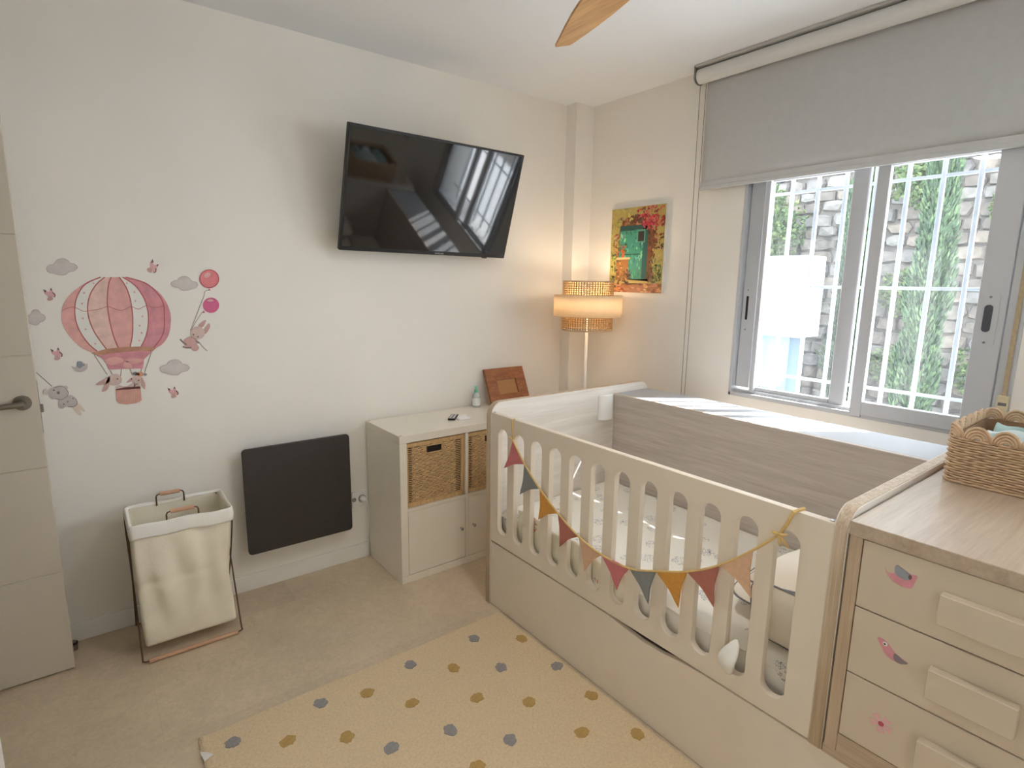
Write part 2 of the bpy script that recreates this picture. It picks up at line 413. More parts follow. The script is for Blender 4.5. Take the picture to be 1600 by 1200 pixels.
# unseen sliding window added along the same wall to brighten the room
bd = thing('added_window', 'unseen white sliding window added along the window wall to light the room', 'window', (0.05, (QY0 + QY1) / 2, QZ0), kind='structure')
fr = B()
fr.box(0, .085, QY0 - .045, QY0, QZ0, QZ1, bv).box(0, .085, QY1, QY1 + .045, QZ0, QZ1, bv).box(0, .085, QY1, QY0, QZ1 - .045, QZ1, bv).box(0, .085, QY1, QY0, QZ0, QZ0 + .03, bv)
obj('frame', fr, M_PVC, bd)
qm = (QY0 + QY1) / 2
for ya, yb, xc in ((QY0 - .045, qm - .03, .06), (qm + .03, QY1 + .045, .02)):
    sh = obj('sash', B().box(xc - .014, xc + .014, ya - .05, ya, QZ0 + .03, QZ1 - .045, bv).box(xc - .014, xc + .014, yb, yb + .05, QZ0 + .03, QZ1 - .045, bv)
             .box(xc - .014, xc + .014, yb, ya, QZ0 + .03, QZ0 + .08, bv).box(xc - .014, xc + .014, yb, ya, QZ1 - .095, QZ1 - .045, bv), M_PVC, bd)
    obj('pane', B().box(xc - .003, xc + .003, yb + .04, ya - .04, QZ0 + .07, QZ1 - .085), M_GLASS, sh)
obj('sun_block_slab', B().box(0.28, 1.75, -6.6, -2.75, 2.50, 2.60), M_TRIM, bd)  # unseen slab added to keep direct sun out of the added window
# shutter strap beside the window
sp = thing('shutter_strap', 'beige shutter strap with its wall box beside the right end of the window', 'strap', (-0.008, -2.272, 0.98))
obj('strap', B().box(-0.010, -0.0075, -2.262, -2.277, 1.06, 2.04), mat('strap_beige', (178, 160, 132), .8, .1, 60), sp)
obj('strap_box', B().box(-0.014, -0.004, -2.252, -2.287, 0.985, 1.11, .003), mat('strap_box_ivory', (214, 202, 168), .5), sp)
obj('slot', B().box(-0.0155, -0.013, -2.257, -2.282, 1.072, 1.084, .001), mat('slot_grey', (110, 108, 112), .5), sp)

# security grille outside
gx = 0.20
g = thing('window_grille', 'white security grille of square bars outside the window', 'grille', (gx, -1.72, 0.95))
M_GRILLE = mat('grille_white_paint', (190, 198, 208), .5, .02)
for i in range(9):
    y = -1.172 - i * 0.1255
    obj('bar', B().box(gx - .008, gx + .008, y - .008, y + .008, 0.94, 2.04, .002, 1), M_GRILLE, g)
for z in (1.037, 1.495, 1.955):
    obj('rail', B().box(gx - .004, gx + .004, OY1, OY0, z - .007, z + .007, .001, 1), M_GRILLE, g)

# ------------------------------------------------------------------ roller blind
rb = thing('roller_blind', 'grey roller blind half lowered over the window', 'blind', (-0.06, -1.9, 1.98))
M_FAB = mat('blind_fabric', (214, 214, 215), .85, .02, 30, .05, 500, transl=0.22)
BY0, BY1 = -0.928, -2.86
obj('tube', B().tube([(-0.074, -0.905, 2.533), (-0.074, BY1 - .04, 2.533)], 0.036, 28), mat('blind_roll', (222, 221, 219), .8, .02), rb, smooth=False)
obj('headrail', B().box(-0.112, -0.0, -0.893, BY1 - .05, 2.5705, H - .0005, .002), mat('blind_headrail', (196, 194, 192), .5), rb)
obj('bracket', B().add_mesh(plate([rrect(-.040, .040, -.040, .042, .03, which=(1, 1, 0, 0))], .006), Matrix.Translation((-0.074, -0.898, 2.535)) @ Matrix(((1, 0, 0, 0), (0, 0, -1, 0), (0, 1, 0, 0), (0, 0, 0, 1)))), mat('bracket_grey', (132, 132, 134), .4), rb)
fb = B()
fb.grid(lambda u, v: Vector((-0.036 - .0012 * sin(u * 17) * v, BY0 + (BY1 - BY0) * u, 2.533 - v * (2.533 - 2.025))), 60, 14)
fo = obj('fabric', fb, M_FAB, rb, smooth=True, recalc=False)
sm = fo.modifiers.new('s', 'SOLIDIFY'); sm.thickness = 0.0012
obj('hem', B().box(-0.0395, -0.0345, BY0 + .003, BY1 - .003, 2.003, 2.026, .001), mat('blind_hem', (200, 200, 201), .85, .02, 30), rb)
obj('bottom_bar', B().box(-0.044, -0.030, BY0 + .006, BY1 - .006, 1.984, 2.004, .004), mat('blind_hem', (200, 200, 201), .85), rb)
ch = B()
ch.tube([(-0.05, -0.893, 2.53), (-0.05, -0.899, 1.6), (-0.05, -0.904, 0.70), (-0.05, -0.908, .675), (-0.05, -0.915, 0.667), (-0.05, -0.922, .675), (-0.05, -0.926, 0.70), (-0.05, -0.927, 1.6), (-0.05, -0.928, 2.53)], 0.0016, 6)
obj('chain', ch, mat('chain_grey', (120, 116, 112), .5), rb)

# ------------------------------------------------------------------ television
T = thing('television', 'black flat television tilted down on the wall above the white cabinet', 'television', (-1.198, -0.0, 1.899))
MT = Matrix.Translation((-1.198, -0.206, 1.899)) @ Matrix.Rotation(-0.010, 4, 'Z') @ Matrix.Rotation(0.313, 4, 'X') @ Matrix.Rotation(0.004, 4, 'Y')
def loc(b, M): bmesh.ops.transform(b.bm, matrix=M, verts=b.bm.verts[:]); return b
TW, TH = .965, .560
def screen_material():
    m = mat('screen_black', (9, 9, 11), 0.045, 0.05, spec=0.95)
    return m
tb = B().box(-TW / 2, TW / 2, 0, 0.030, -TH / 2, TH / 2, 0.004)
obj('bezel', loc(tb, MT), M_DARK, T)
obj('rear_case', loc(B().box(-.36, .36, .028, .062, -TH / 2 + .03, .14, .012), MT), M_DARK, T)
obj('screen', loc(B().box(-TW / 2 + .010, TW / 2 - .010, -0.0012, 0.002, -TH / 2 + .020, TH / 2 - .010, .0005, 1), MT), screen_material(), T, label='dark glossy screen that is switched off')
obj('brand_lettering', loc(B().add_mesh(text_mesh('SAMSUNG', .0115), Matrix.Translation((.055, -0.0008, -TH / 2 + .009)) @ Matrix.Rotation(pi / 2, 4, 'X')), MT), mat('logo_silver', (200, 200, 204), .4), T)
obj('sensor', loc(B().box(.335, .365, .004, .02, -TH / 2 - .006, -TH / 2 + .004, .002), MT), M_DARK, T)
mo = B().box(-1.32, -1.08, -0.022, 0.0, 1.80, 2.00, .004)
mo.box(-1.235, -1.165, -0.165, -0.02, 1.885, 1.915, .004)
obj('wall_mount', mo, M_DARK, T)
obj('mount_plate', loc(B().box(-.11, .11, .060, .072, -.11, .11, .003), MT), M_DARK, T)

# ------------------------------------------------------------------ wall stickers (flat prints on the back wall)
def decal_mat(key, rgb, var=0.10): return mat('sticker_' + key, rgb, 0.65, var, 28.0)
D = {
 'pink': decal_mat('pink', (227, 174, 168), .12), 'pinklight': decal_mat('pink_pale', (231, 198, 187), .14), 'rose': decal_mat('rose', (215, 148, 157), .14),
 'white': decal_mat('white', (234, 232, 226), .02), 'rib': decal_mat('rib', (186, 100, 102)), 'cloud': decal_mat('cloud', (212, 205, 201), .07),
 'cloudline': decal_mat('cloud_edge', (194, 184, 180), .08), 'lace': decal_mat('lace', (188, 140, 116), .25), 'rope': decal_mat('rope', (150, 132, 116)),
 'basket': decal_mat('basket', (222, 168, 152), .10), 'dark': decal_mat('brown', (112, 62, 60)), 'rabbit': decal_mat('rabbit', (216, 192, 184), .10),
 'ear': decal_mat('ear', (204, 164, 158), .14), 'grey': decal_mat('grey', (200, 191, 190), .12), 'line': decal_mat('grey_line', (132, 120, 122)),
 'peach': decal_mat('peach', (226, 164, 134)), 'blue': decal_mat('blue_grey', (148, 154, 164)), 'hot': decal_mat('hot_pink', (212, 104, 146), .12),
 'salmon': decal_mat('salmon', (226, 136, 140), .12), 'salmonline': decal_mat('salmon_edge', (190, 82, 92)), 'cream': decal_mat('cream', (228, 212, 196), .06),
 'wing': decal_mat('wing', (226, 178, 180), .16), 'wingdark': decal_mat('wing_tip', (120, 92, 96)),
}
def wallpt(u, v, layer): 
    p = at(u, v, y=0.0); return (p.x, -0.0004 - 0.0005 * layer, p.z)
def frame_map(o, s):    # crop pixel -> photo pixel
    return lambda x, y: (o[0] + x / s, o[1] + y / s)
def dpoly(pts, layer, smooth=True):
    """pts in photo pixels -> one thin polygon lying on the wall"""
    if smooth and len(pts) < 16: pts = catmull(pts, 5)
    return B().poly([wallpt(u, v, layer) for u, v in pts], (0, -1, 0), 0.0004)
def dell(c, rx, ry, rot=0, n=24):
    return [(c[0] + rx * cos(2 * pi * i / n) * cos(rot) - ry * sin(2 * pi * i / n) * sin(rot),
             c[1] + rx * cos(2 * pi * i / n) * sin(rot) + ry * sin(2 * pi * i / n) * cos(rot)) for i in range(n)]
def dstroke(pts, w, layer, closed=False):
    if len(pts) > 2: pts = catmull(pts, 4, closed)
    b = B(); k = len(pts); L_, R_ = [], []
    for i, p in enumerate(pts):
        a = pts[i - 1] if (closed or i > 0) else p; c = pts[(i + 1) % k] if (closed or i < k - 1) else p
        tx, ty = c[0] - a[0], c[1] - a[1]; l = math.hypot(tx, ty) or 1
        nx, ny = -ty / l * w / 2, tx / l * w / 2
        L_.append((p[0] + nx, p[1] + ny)); R_.append((p[0] - nx, p[1] - ny))
    for i in range(k if closed else k - 1):
        j = (i + 1) % k
        b.poly([wallpt(*q, layer) for q in (L_[i], L_[j], R_[j], R_[i])], (0, -1, 0), 0.0004)
    return b
def merge(*bs):
    a = bs[0]
    for b in bs[1:]:
        me = bpy.data.meshes.new('tmp'); b.bm.to_mesh(me); b.bm.free(); a.bm.from_mesh(me); bpy.data.meshes.remove(me)
    return a
def objs(name, bs, m, parent):
    names = name if isinstance(name, tuple) else (name,) * len(bs)
    for n_, b_ in zip(names, bs): obj(n_, b_, m, parent)
def mp(f, pts): return [f(*p) for p in pts]

# hot-air balloon
f = frame_map((80, 420), 8.0); q = frame_map((130, 530), 10.907)
bal = thing('balloon_sticker', 'large pink striped hot-air balloon sticker with two rabbits in its basket', 'wall sticker', at(180, 632, y=0.0))
OL = [(620, 103), (480, 150), (330, 240), (220, 340), (150, 450), (128, 570), (140, 680), (200, 800), (300, 920), (400, 1000), (520, 1050)]
RA = [(620, 103), (430, 190), (330, 330), (295, 480), (310, 660), (380, 820), (480, 950), (575, 1030)]
RB = [(670, 103), (560, 200), (480, 340), (455, 500), (480, 650), (540, 790), (620, 910), (690, 1003)]
RC = [(750, 103), (715, 200), (700, 400), (715, 560), (745, 720), (790, 870), (840, 988)]
RD = [(850, 103), (930, 220), (985, 370), (1015, 560), (1020, 720), (1010, 860), (985, 975)]
RE = [(890, 103), (1040, 200), (1140, 330), (1190, 450), (1215, 600), (1205, 760), (1170, 880), (1120, 978)]
RF = [(930, 104), (1180, 180), (1320, 300), (1400, 430), (1415, 600), (1410, 760), (1370, 870), (1280, 985)]
OR = [(940, 103), (1080, 140), (1220, 200), (1350, 300), (1440, 420), (1490, 560), (1495, 680), (1470, 820), (1400, 930), (1310, 990)]
def strip(a, b, layer):
    a = catmull(a, 5, False); b = catmull(b, 5, False)
    return B().poly([wallpt(*f(*p), layer) for p in a + b[::-1]], (0, -1, 0), .0004)
for a, b_, k in ((OL, RA, 'pink'), (RA, RB, 'white'), (RB, RC, 'pinklight'), (RC, RD, 'pink'), (RD, RE, 'white'), (RE, RF, 'rose'), (RF, OR, 'rose')):
    obj('envelope_panel', strip(a, b_, 1), D[k], bal)
for r in (RA, RB, RC, RD, RE, RF):
    obj('envelope_rib', dstroke(mp(f, r), 1.8, 2), D['rib'], bal)
sw = [(135, 520), (270, 478), (400, 530), (460, 525), (600, 505), (705, 470), (760, 490), (880, 520), (1000, 475), (1090, 505), (1190, 460), (1290, 488), (1400, 465)]
obj('swag_line', dstroke(mp(f, sw), .8, 2), D['rib'], bal)
dots = [(530, 180), (410, 300), (385, 435), (395, 620), (430, 755), (550, 935), (945, 180), (1040, 290), (1050, 400), (1140, 595), (1105, 710), (1130, 800), (1100, 895)]
obj('dot_print', merge(*[dpoly(dell(f(*p), 1.6, 1.6, 0, 10), 2, False) for p in dots]), D['wing'], bal, kind='stuff')
sk = [(140, 235), (400, 170), (700, 135), (1000, 130), (1250, 145), (1180, 205), (1040, 340), (1020, 500), (720, 505), (430, 520), (390, 390), (300, 310)]
obj('skirt', dpoly(mp(q, sk), 2, False), D['rose'], bal)
la = [(140, 232), (400, 165), (700, 130), (1000, 125), (1255, 142), (1180, 205), (1000, 195), (700, 215), (420, 250), (260, 285)]
obj('lace_band', dpoly(mp(q, la), 3, False), D['lace'], bal)
objs('bow', (dpoly(mp(q, [(360, 360), (540, 300), (690, 350), (620, 410), (480, 440), (400, 410)]), 3), dpoly(mp(q, [(720, 345), (900, 330), (1030, 345), (980, 390), (860, 420), (740, 390)]), 3),
    dpoly(mp(q, [(700, 380), (760, 380), (840, 470), (790, 490), (690, 470)]), 3)), D['pink'], bal)
rp = [((185, 265), (410, 600)), ((450, 530), (500, 600)), ((650, 505), (635, 660)), ((790, 500), (845, 620)), ((1165, 210), (1045, 570)), ((990, 500), (985, 570))]
objs('rope_print', [dstroke(mp(q, r), 1.1, 1) for r in rp], D['rope'], bal)
objs(('rabbit', 'rabbit_paws'), (dpoly(mp(q, [(455, 630), (540, 590), (620, 610), (660, 680), (640, 750), (560, 785), (460, 780), (430, 710)]), 2), dpoly(mp(q, [(560, 800), (620, 780), (680, 800), (760, 790), (850, 740), (880, 800), (700, 830), (580, 850)]), 2)), D['rabbit'], bal)
objs('rabbit_ear', (dpoly(mp(q, [(450, 650), (390, 660), (220, 770), (330, 775), (440, 730)]), 3), dpoly(mp(q, [(460, 650), (425, 650), (335, 850), (318, 890), (400, 868), (455, 760)]), 3)), D['ear'], bal)
objs(('rabbit', 'rabbit_paws'), (dpoly(mp(q, [(830, 650), (900, 620), (990, 640), (1010, 710), (960, 760), (880, 765), (815, 710)]), 2), dpoly(mp(q, [(870, 770), (960, 760), (975, 830), (880, 830)]), 2)), D['rabbit'], bal)
objs('rabbit_ear', (dpoly(mp(q, [(830, 660), (790, 680), (735, 740), (800, 725), (830, 700)]), 3), dpoly(mp(q, [(1000, 650), (1055, 760), (1048, 850), (1005, 800), (985, 700)]), 3)), D['ear'], bal)
obj('eye', merge(*[dpoly(dell(q(*p), 1.1, 1.1, 0, 10), 4, False) for p in ((585, 675), (945, 700), (822, 675))]), D['dark'], bal, kind='stuff')
objs('flower_crown', (dpoly(dell(q(975, 595), 5, 4), 4, False), dpoly(dell(q(925, 590), 3, 3), 4, False)), D['peach'], bal)
objs('flower_crown', (dpoly(dell(q(885, 585), 3.2, 3), 4, False), dpoly(dell(q(1055, 600), 2.8, 2.4), 4, False)), D['blue'], bal)
obj('basket', dpoly(mp(q, [(555, 860), (760, 850), (978, 838), (997, 1040), (900, 1090), (740, 1112), (620, 1098), (568, 1050)]), 3, False), D['basket'], bal)
obj('basket_rim', dpoly(mp(q, [(555, 850), (700, 820), (965, 800), (978, 840), (760, 856), (560, 866)]), 4, False), D['dark'], bal)
obj('basket_weave', merge(*[dstroke(mp(q, [(590 + i * 37, 872 - i * 2), (600 + i * 36, 1085)]), .7, 4) for i in range(11)]), D['ear'], bal, kind='stuff')

# clouds
def cloud(cx, cy, sx, sy, label, rot=0, flip=1):
    o = thing('cloud_sticker', label, 'wall sticker', at(cx, cy + sy, y=0.0), 'cloud stickers around the balloon')
    pts = [(-1, .15), (-.85, -.2), (-.55, -.35), (-.3, -.85), (.1, -1), (.42, -.7), (.5, -.45), (.8, -.35), (1, .05), (.8, .45), (.45, .6), (.2, .95), (-.2, .95), (-.6, .75), (-.85, .6)]
    pp = [(cx + (flip * x * cos(rot) * sx - y * sin(rot) * sy), cy + (flip * x * sin(rot) * sx + y * cos(rot) * sy)) for x, y in pts]
    obj('cloud_shape', dpoly(pp, 1), D['cloud'], o); obj('cloud_outline', dstroke(pp, 1.0, 2, True), D['cloudline'], o)
cloud(97, 417, 24, 13, 'grey cloud sticker at the top left, above the balloon')
cloud(56, 496, 15, 12, 'grey cloud sticker partly hidden by the door edge')
cloud(288, 443, 21, 11, 'grey cloud sticker left of the pink toy balloons', 0.0, -1)
cloud(273, 574, 23, 12, 'grey cloud sticker to the lower right of the balloon')

def butterfly(cx, cy, s, label, rot=0):
    o = thing('butterfly_sticker', label, 'wall sticker', at(cx, cy + s, y=0.0), 'butterfly stickers around the balloon')
    R = lambda pts: [(cx + s * (x * cos(rot) - y * sin(rot)), cy + s * (x * sin(rot) + y * cos(rot))) for x, y in pts]
    obj('wing', dpoly(R([(-.9, -.75), (-.5, -.5), (0, -.35), (.1, .1), (0, .5), (-.35, .2), (-.7, -.1)]), 1), D['wing'], o)
    obj('wing', dpoly(R([(0, -.3), (.15, -.7), (.3, -1), (.55, -.5), (.9, 0), (.8, .4), (.2, .3)]), 1), D['wing'], o)
    obj('lower_wing', dpoly(R([(0, .2), (.5, .45), (.6, .75), (.1, 1), (-.3, .85), (-.2, .5)]), 2), D['ear'], o)
    objs('wing_tip', (dpoly(R([(-.95, -.8), (-.45, -.6), (-.6, -.2)]), 2, False), dpoly(R([(.12, -.75), (.3, -1.05), (.5, -.55)]), 2, False), dstroke(R([(.5, -.3), (.9, .05), (.8, .45)]), 1.6, 2)), D['wingdark'], o)
butterfly(77, 460, 10, 'pink butterfly sticker under the top left cloud')
butterfly(88, 553, 10, 'pink butterfly sticker above the grey bird sticker')
butterfly(270, 613, 9, 'pink butterfly sticker lowest, right of the balloon basket')
butterfly(238, 417, 10, 'pink butterfly sticker highest, right above the balloon', 0.9)

k = frame_map((50, 530), 9.23)
o = thing('bird_sticker', 'small grey bird sticker between the balloon and the lower butterfly', 'wall sticker', k(0, 0) and at(*k(690, 470), y=0.0))
obj('body', dpoly(mp(k, [(565, 380), (610, 400), (650, 395), (650, 325), (715, 318), (770, 355), (800, 350), (795, 420), (745, 462), (665, 465), (600, 430)]), 1), D['grey'], o)
obj('wing', dpoly(mp(k, [(650, 330), (710, 325), (740, 380), (690, 420), (655, 400)]), 2), D['blue'], o)
obj('eye', dpoly(dell(k(750, 370), 1.2, 1.2), 2, False), D['line'], o)
o = thing('bear_sticker', 'grey bear sticker hanging from a string next to the door', 'wall sticker', at(*k(690, 1090), y=0.0))
obj('string', dstroke(mp(k, [(60, 478), (290, 680)]), 1.1, 1), D['line'], o)
obj('leg', dpoly(mp(k, [(570, 960), (640, 950), (715, 1075), (680, 1098), (610, 1030)]), 1), D['cream'], o)
obj('leg', dpoly(mp(k, [(640, 950), (690, 940), (765, 1030), (735, 1040), (680, 1000)]), 1), D['cream'], o)
obj('body', dpoly(mp(k, [(390, 890), (470, 830), (560, 805), (630, 850), (655, 930), (580, 980), (490, 970), (440, 1000), (390, 980)]), 2), D['grey'], o)
obj('head', dpoly(mp(k, [(230, 740), (310, 690), (420, 670), (500, 720), (520, 800), (430, 870), (330, 850), (300, 865), (240, 810)]), 3), D['grey'], o)
obj('ear', dpoly(dell(k(200, 762), 4.4, 4.6), 2, False), D['cloud'], o); obj('ear', dpoly(dell(k(485, 695), 3.6, 3), 2, False), D['cloud'], o)
obj('outline', merge(dstroke(mp(k, [(320, 700), (420, 672), (500, 725), (520, 800), (430, 870), (330, 850)]), .8, 4), dstroke(mp(k, [(520, 970), (590, 975), (655, 930), (630, 855)]), .8, 4)), D['line'], o, kind='stuff')
obj('nose', merge(dpoly(dell(k(380, 770), 2.4, 2.4), 4, False), dpoly(dell(k(315, 735), 1.8, 1.4), 4, False), dpoly(dell(k(515, 900), 1.2, 1.2), 4, False), dpoly(dell(k(460, 935), 1.2, 1.2), 4, False), dpoly(dell(k(592, 852), 1.2, 1.2), 4, False)), D['line'], o, kind='stuff')
k2 = frame_map((265, 410), 8.0)
o = thing('rabbit_sticker', 'pink rabbit sticker floating from two round toy balloons', 'wall sticker', at(*k2(315, 1110), y=0.0))
obj('string', merge(dstroke(mp(k2, [(500, 345), (440, 365), (425, 430), (320, 700), (260, 850)]), .8, 1), dstroke(mp(k2, [(405, 625), (330, 740), (262, 860)]), .8, 1), dstroke(mp(k2, [(370, 1000), (420, 1060), (470, 1105)]), 1.0, 1)), D['rope'], o, kind='stuff')
objs(('toy_balloon', 'balloon_knot'), (dpoly(dell(k2(495, 205), 15, 14.2), 1, False), dpoly(mp(k2, [(490, 320), (515, 350), (485, 352)]), 1, False)), D['salmon'], o)
obj('toy_balloon_edge', dstroke(dell(k2(495, 205), 14.7, 14), 1.4, 2, True), D['salmonline'], o)
objs(('toy_balloon', 'balloon_knot'), (dpoly(dell(k2(517, 535), 12.8, 12.1), 1, False), dpoly(mp(k2, [(425, 600), (405, 630), (445, 632)]), 1, False)), D['hot'], o)
obj('balloon_shine', merge(dpoly(dell(k2(470, 160), 5.5, 3.5, -.5), 3, False), dpoly(dell(k2(510, 475), 5, 2, 0), 3, False)), D['wing'], o, kind='stuff')
objs('ear', (dpoly(mp(k2, [(355, 790), (400, 745), (455, 720), (430, 790), (395, 812)]), 1), dpoly(mp(k2, [(430, 830), (490, 760), (505, 810), (455, 890), (430, 880)]), 1)), D['ear'], o)
objs(('body', 'tail'), (dpoly(mp(k2, [(255, 930), (175, 975), (200, 1055), (280, 1072), (345, 1020), (330, 950)]), 1), dpoly(dell(k2(318, 1065), 6, 5.5), 2, False)), D['ear'], o)
obj('head', dpoly(dell(k2(350, 880), 11.2, 10, .2), 3, False), D['rabbit'], o)
obj('limb', merge(dstroke(mp(k2, [(130, 960), (170, 1000), (210, 1025)]), 2.2, 2), dstroke(mp(k2, [(165, 1050), (210, 1066), (270, 1062)]), 2.0, 2), dstroke(mp(k2, [(330, 980), (370, 1010)]), 2.2, 2)), D['line'], o, kind='stuff')
obj('eye', merge(*[dpoly(dell(k2(*p), 1.1, 1.2), 4, False) for p in ((297, 902), (352, 928))]), D['dark'], o, kind='stuff')

# ------------------------------------------------------------------ crib with trundle base and dresser block (large furniture)
CX0, CX1 = -1.275, -0.200
FY, NY = -0.757, -2.270                 # outer faces of the two end boards
ET = 0.034
M_XZ = Matrix(((1, 0, 0, 0), (0, 0, -1, 0), (0, 1, 0, 0), (0, 0, 0, 1)))     # local xy -> world xz
M_YZ = Matrix(((0, 0, 1, 0), (1, 0, 0, 0), (0, 1, 0, 0), (0, 0, 0, 1)))      # local xy -> world yz
crib = thing('crib', 'white wooden crib with slotted front panel on a trundle base under the window', 'crib', (-0.74, -1.5, 0.0))
def end_board(y, z0, name):
    o = rrect(CX0, CX1, z0, 0.968, 0.062, 8, (0, 0, 1, 1))
    return obj(name, B().add_mesh(plate([o], ET, 0.0), Matrix.Translation((0, y, 0)) @ M_XZ), M_ASH_X, crib)
def edge_band(y, z0):
    # striped wooden edge wrapped round the front and top of an end board
    o = rrect(CX0 - .0015, CX1 + .0015, z0, 0.9695, 0.0635, 8, (0, 0, 1, 1)); i = rrect(CX0 + .004, CX1 - .004, z0 + .0005, 0.964, 0.058, 8, (0, 0, 1, 1))
    return obj('edge_band', B().add_mesh(plate([o, i], ET - .006, 0.0), Matrix.Translation((0, y, 0)) @ M_XZ), M_EDGE_Z, crib)
end_board(FY - ET / 2, 0.0, 'end_board'); edge_band(FY - ET / 2, 0.0)
end_board(NY + ET / 2, 0.318, 'end_board'); edge_band(NY + ET / 2, 0.318)
# slotted front panel
SLOT = [-0.8775 - i * 0.1137 for i in range(12)]
holes = [rrect(y - .0335, y + .0335, 0.378, 0.866, 0.0334, 8) for y in SLOT]
fy0, fy1 = NY + ET + .0005, FY - ET - .0005
obj('front_panel', B().add_mesh(plate([rrect(fy0, fy1, 0.3225, 0.9265, 0.003, 2)] + holes, 0.024, 0.0015), Matrix.Translation((CX0 + .014, 0, 0)) @ M_YZ), M_CRIBWHITE, crib)
obj('back_panel', B().box(-0.475, -0.450, fy0, fy1, 0.318, 0.9265, .0015, 1), M_ASH_Y, crib)
obj('rear_shelf', B().box(-0.4495, CX1, fy0, fy1, 0.900, 0.9265, .0015, 1), mat('shelf_white', (176, 177, 180), .45, .01), crib)
obj('slat_base', B().box(CX0 + .03, CX1, fy0, -0.792, 0.300, 0.316), M_ASH_Y, crib)
obj('rear_board', B().box(CX1 - .02, CX1, NY, -0.792, 0.0, 0.899), M_ASH_Y, crib)
# trundle drawer front with its sagging top edge
tp = [(-2.80, 0.004), (-0.794, 0.004), (-0.794, 0.3155), (-1.40, 0.3155), (-1.53, 0.314), (-1.60, 0.305), (-1.68, 0.2965), (-1.76, 0.2985), (-1.84, 0.311), (-1.92, 0.3155), (-2.80, 0.3155)]
trn = thing('trundle_drawer', 'long white pull-out trundle drawer under the crib and dresser', 'drawer', (-0.74, -1.8, 0.0))
obj('front', B().add_mesh(plate([tp], 0.018, 0.001), Matrix.Translation((CX0 + .013, 0, 0)) @ M_YZ), M_CRIBWHITE, trn)
obj('box', B().box(CX0 + .023, CX1 - .03, -2.78, -0.80, 0.004, 0.292), mat('trundle_shade', (120, 110, 100), .7), trn)
RAIL = B().box(CX0 - .002, CX1 - .02, -2.80, NY - .0015, 0.3165, 0.344, .002, 1)
for y, z in ((-0.80, 0.919), (-2.226, 0.919)):
    obj('cap_screw', B().lathe([(0.006, 0), (0.006, .003)], (CX0 + .014, y, 0.9267), 12), M_CHROME, crib)

# mattress, sheet, cushions
def fabric_print(name, base, ink, scale=9.0, thr=0.10):
    """cotton with sparse ink drawings printed on it"""
    m = bpy.data.materials.new(name); m.use_nodes = True; n = m.node_tree.nodes; L = m.node_tree.links
    b = n['Principled BSDF']; b.inputs['Roughness'].default_value = 0.9; b.inputs['Sheen Weight'].default_value = 0.1
    tc = n.new('ShaderNodeTexCoord')
    vo = n.new('ShaderNodeTexVoronoi'); vo.inputs['Scale'].default_value = scale
    n1 = n.new('ShaderNodeTexNoise'); n1.inputs['Scale'].default_value = scale * 5.5; n1.inputs['Detail'].default_value = 4; n1.inputs['Distortion'].default_value = 2.0
    for q_ in (vo, n1): L.new(tc.outputs['Object'], q_.inputs['Vector'])
    a = n.new('ShaderNodeMath'); a.operation = 'LESS_THAN'; a.inputs[1].default_value = 0.30; L.new(vo.outputs['Distance'], a.inputs[0])
    d_ = n.new('ShaderNodeMath'); d_.operation = 'SUBTRACT'; d_.inputs[1].default_value = 0.5; L.new(n1.outputs['Fac'], d_.inputs[0])
    ab = n.new('ShaderNodeMath'); ab.operation = 'ABSOLUTE'; L.new(d_.outputs[0], ab.inputs[0])
    c = n.new('ShaderNodeMath'); c.operation = 'LESS_THAN'; c.inputs[1].default_value = thr * .22; L.new(ab.outputs[0], c.inputs[0])
    mu = n.new('ShaderNodeMath'); mu.operation = 'MULTIPLY'; L.new(a.outputs[0], mu.inputs[0]); L.new(c.outputs[0], mu.inputs[1])
    mx = n.new('ShaderNodeMixRGB'); mx.inputs['Color1'].default_value = lin(base) + (1,); mx.inputs['Color2'].default_value = lin(ink) + (1,)
    L.new(mu.outputs[0], mx.inputs['Fac']); L.new(mx.outputs['Color'], b.inputs['Base Color'])
    bp = n.new('ShaderNodeBump'); bp.inputs['Strength'].default_value = .15; bp.inputs['Distance'].default_value = .004
    n3 = n.new('ShaderNodeTexNoise'); n3.inputs['Scale'].default_value = 14; L.new(tc.outputs['Object'], n3.inputs['Vector'])
    L.new(n3.outputs['Fac'], bp.inputs['Height']); L.new(bp.outputs['Normal'], b.inputs['Normal'])
    MATS[name] = m
    return m
M_SHEET = fabric_print('printed_sheet', (232, 226, 214), (120, 124, 134))
M_CUSH = fabric_print('printed_cushion', (228, 218, 202), (110, 118, 128), 7.0, .16)
M_PIPE = mat('piping_grey', (118, 116, 118), .8)
mt = thing('mattress', 'crib mattress under a white cotton sheet printed with small birds', 'mattress', (-0.86, -1.5, 0.3165))
obj('core', B().box(-1.225, -0.480, -2.23, -0.797, 0.3165, 0.455, .03, 4), M_SHEET, mt, smooth=True)
def sheet(u, v):
    x = -1.226 + .744 * u; y = -0.797 - 1.43 * v
    z = 0.461 + .006 * sin(9 * u + 4 * v) * sin(11 * v + 1) + .004 * sin(31 * v + 7 * u)
    e = min(u, 1 - u, v * 2, (1 - v) * 2); z -= .03 * max(0, 1 - e / .06) ** 2
    return Vector((x, y, z))
b = B(); b.grid(sheet, 40, 70); obj('sheet', b, M_SHEET, mt, smooth=True, recalc=False)

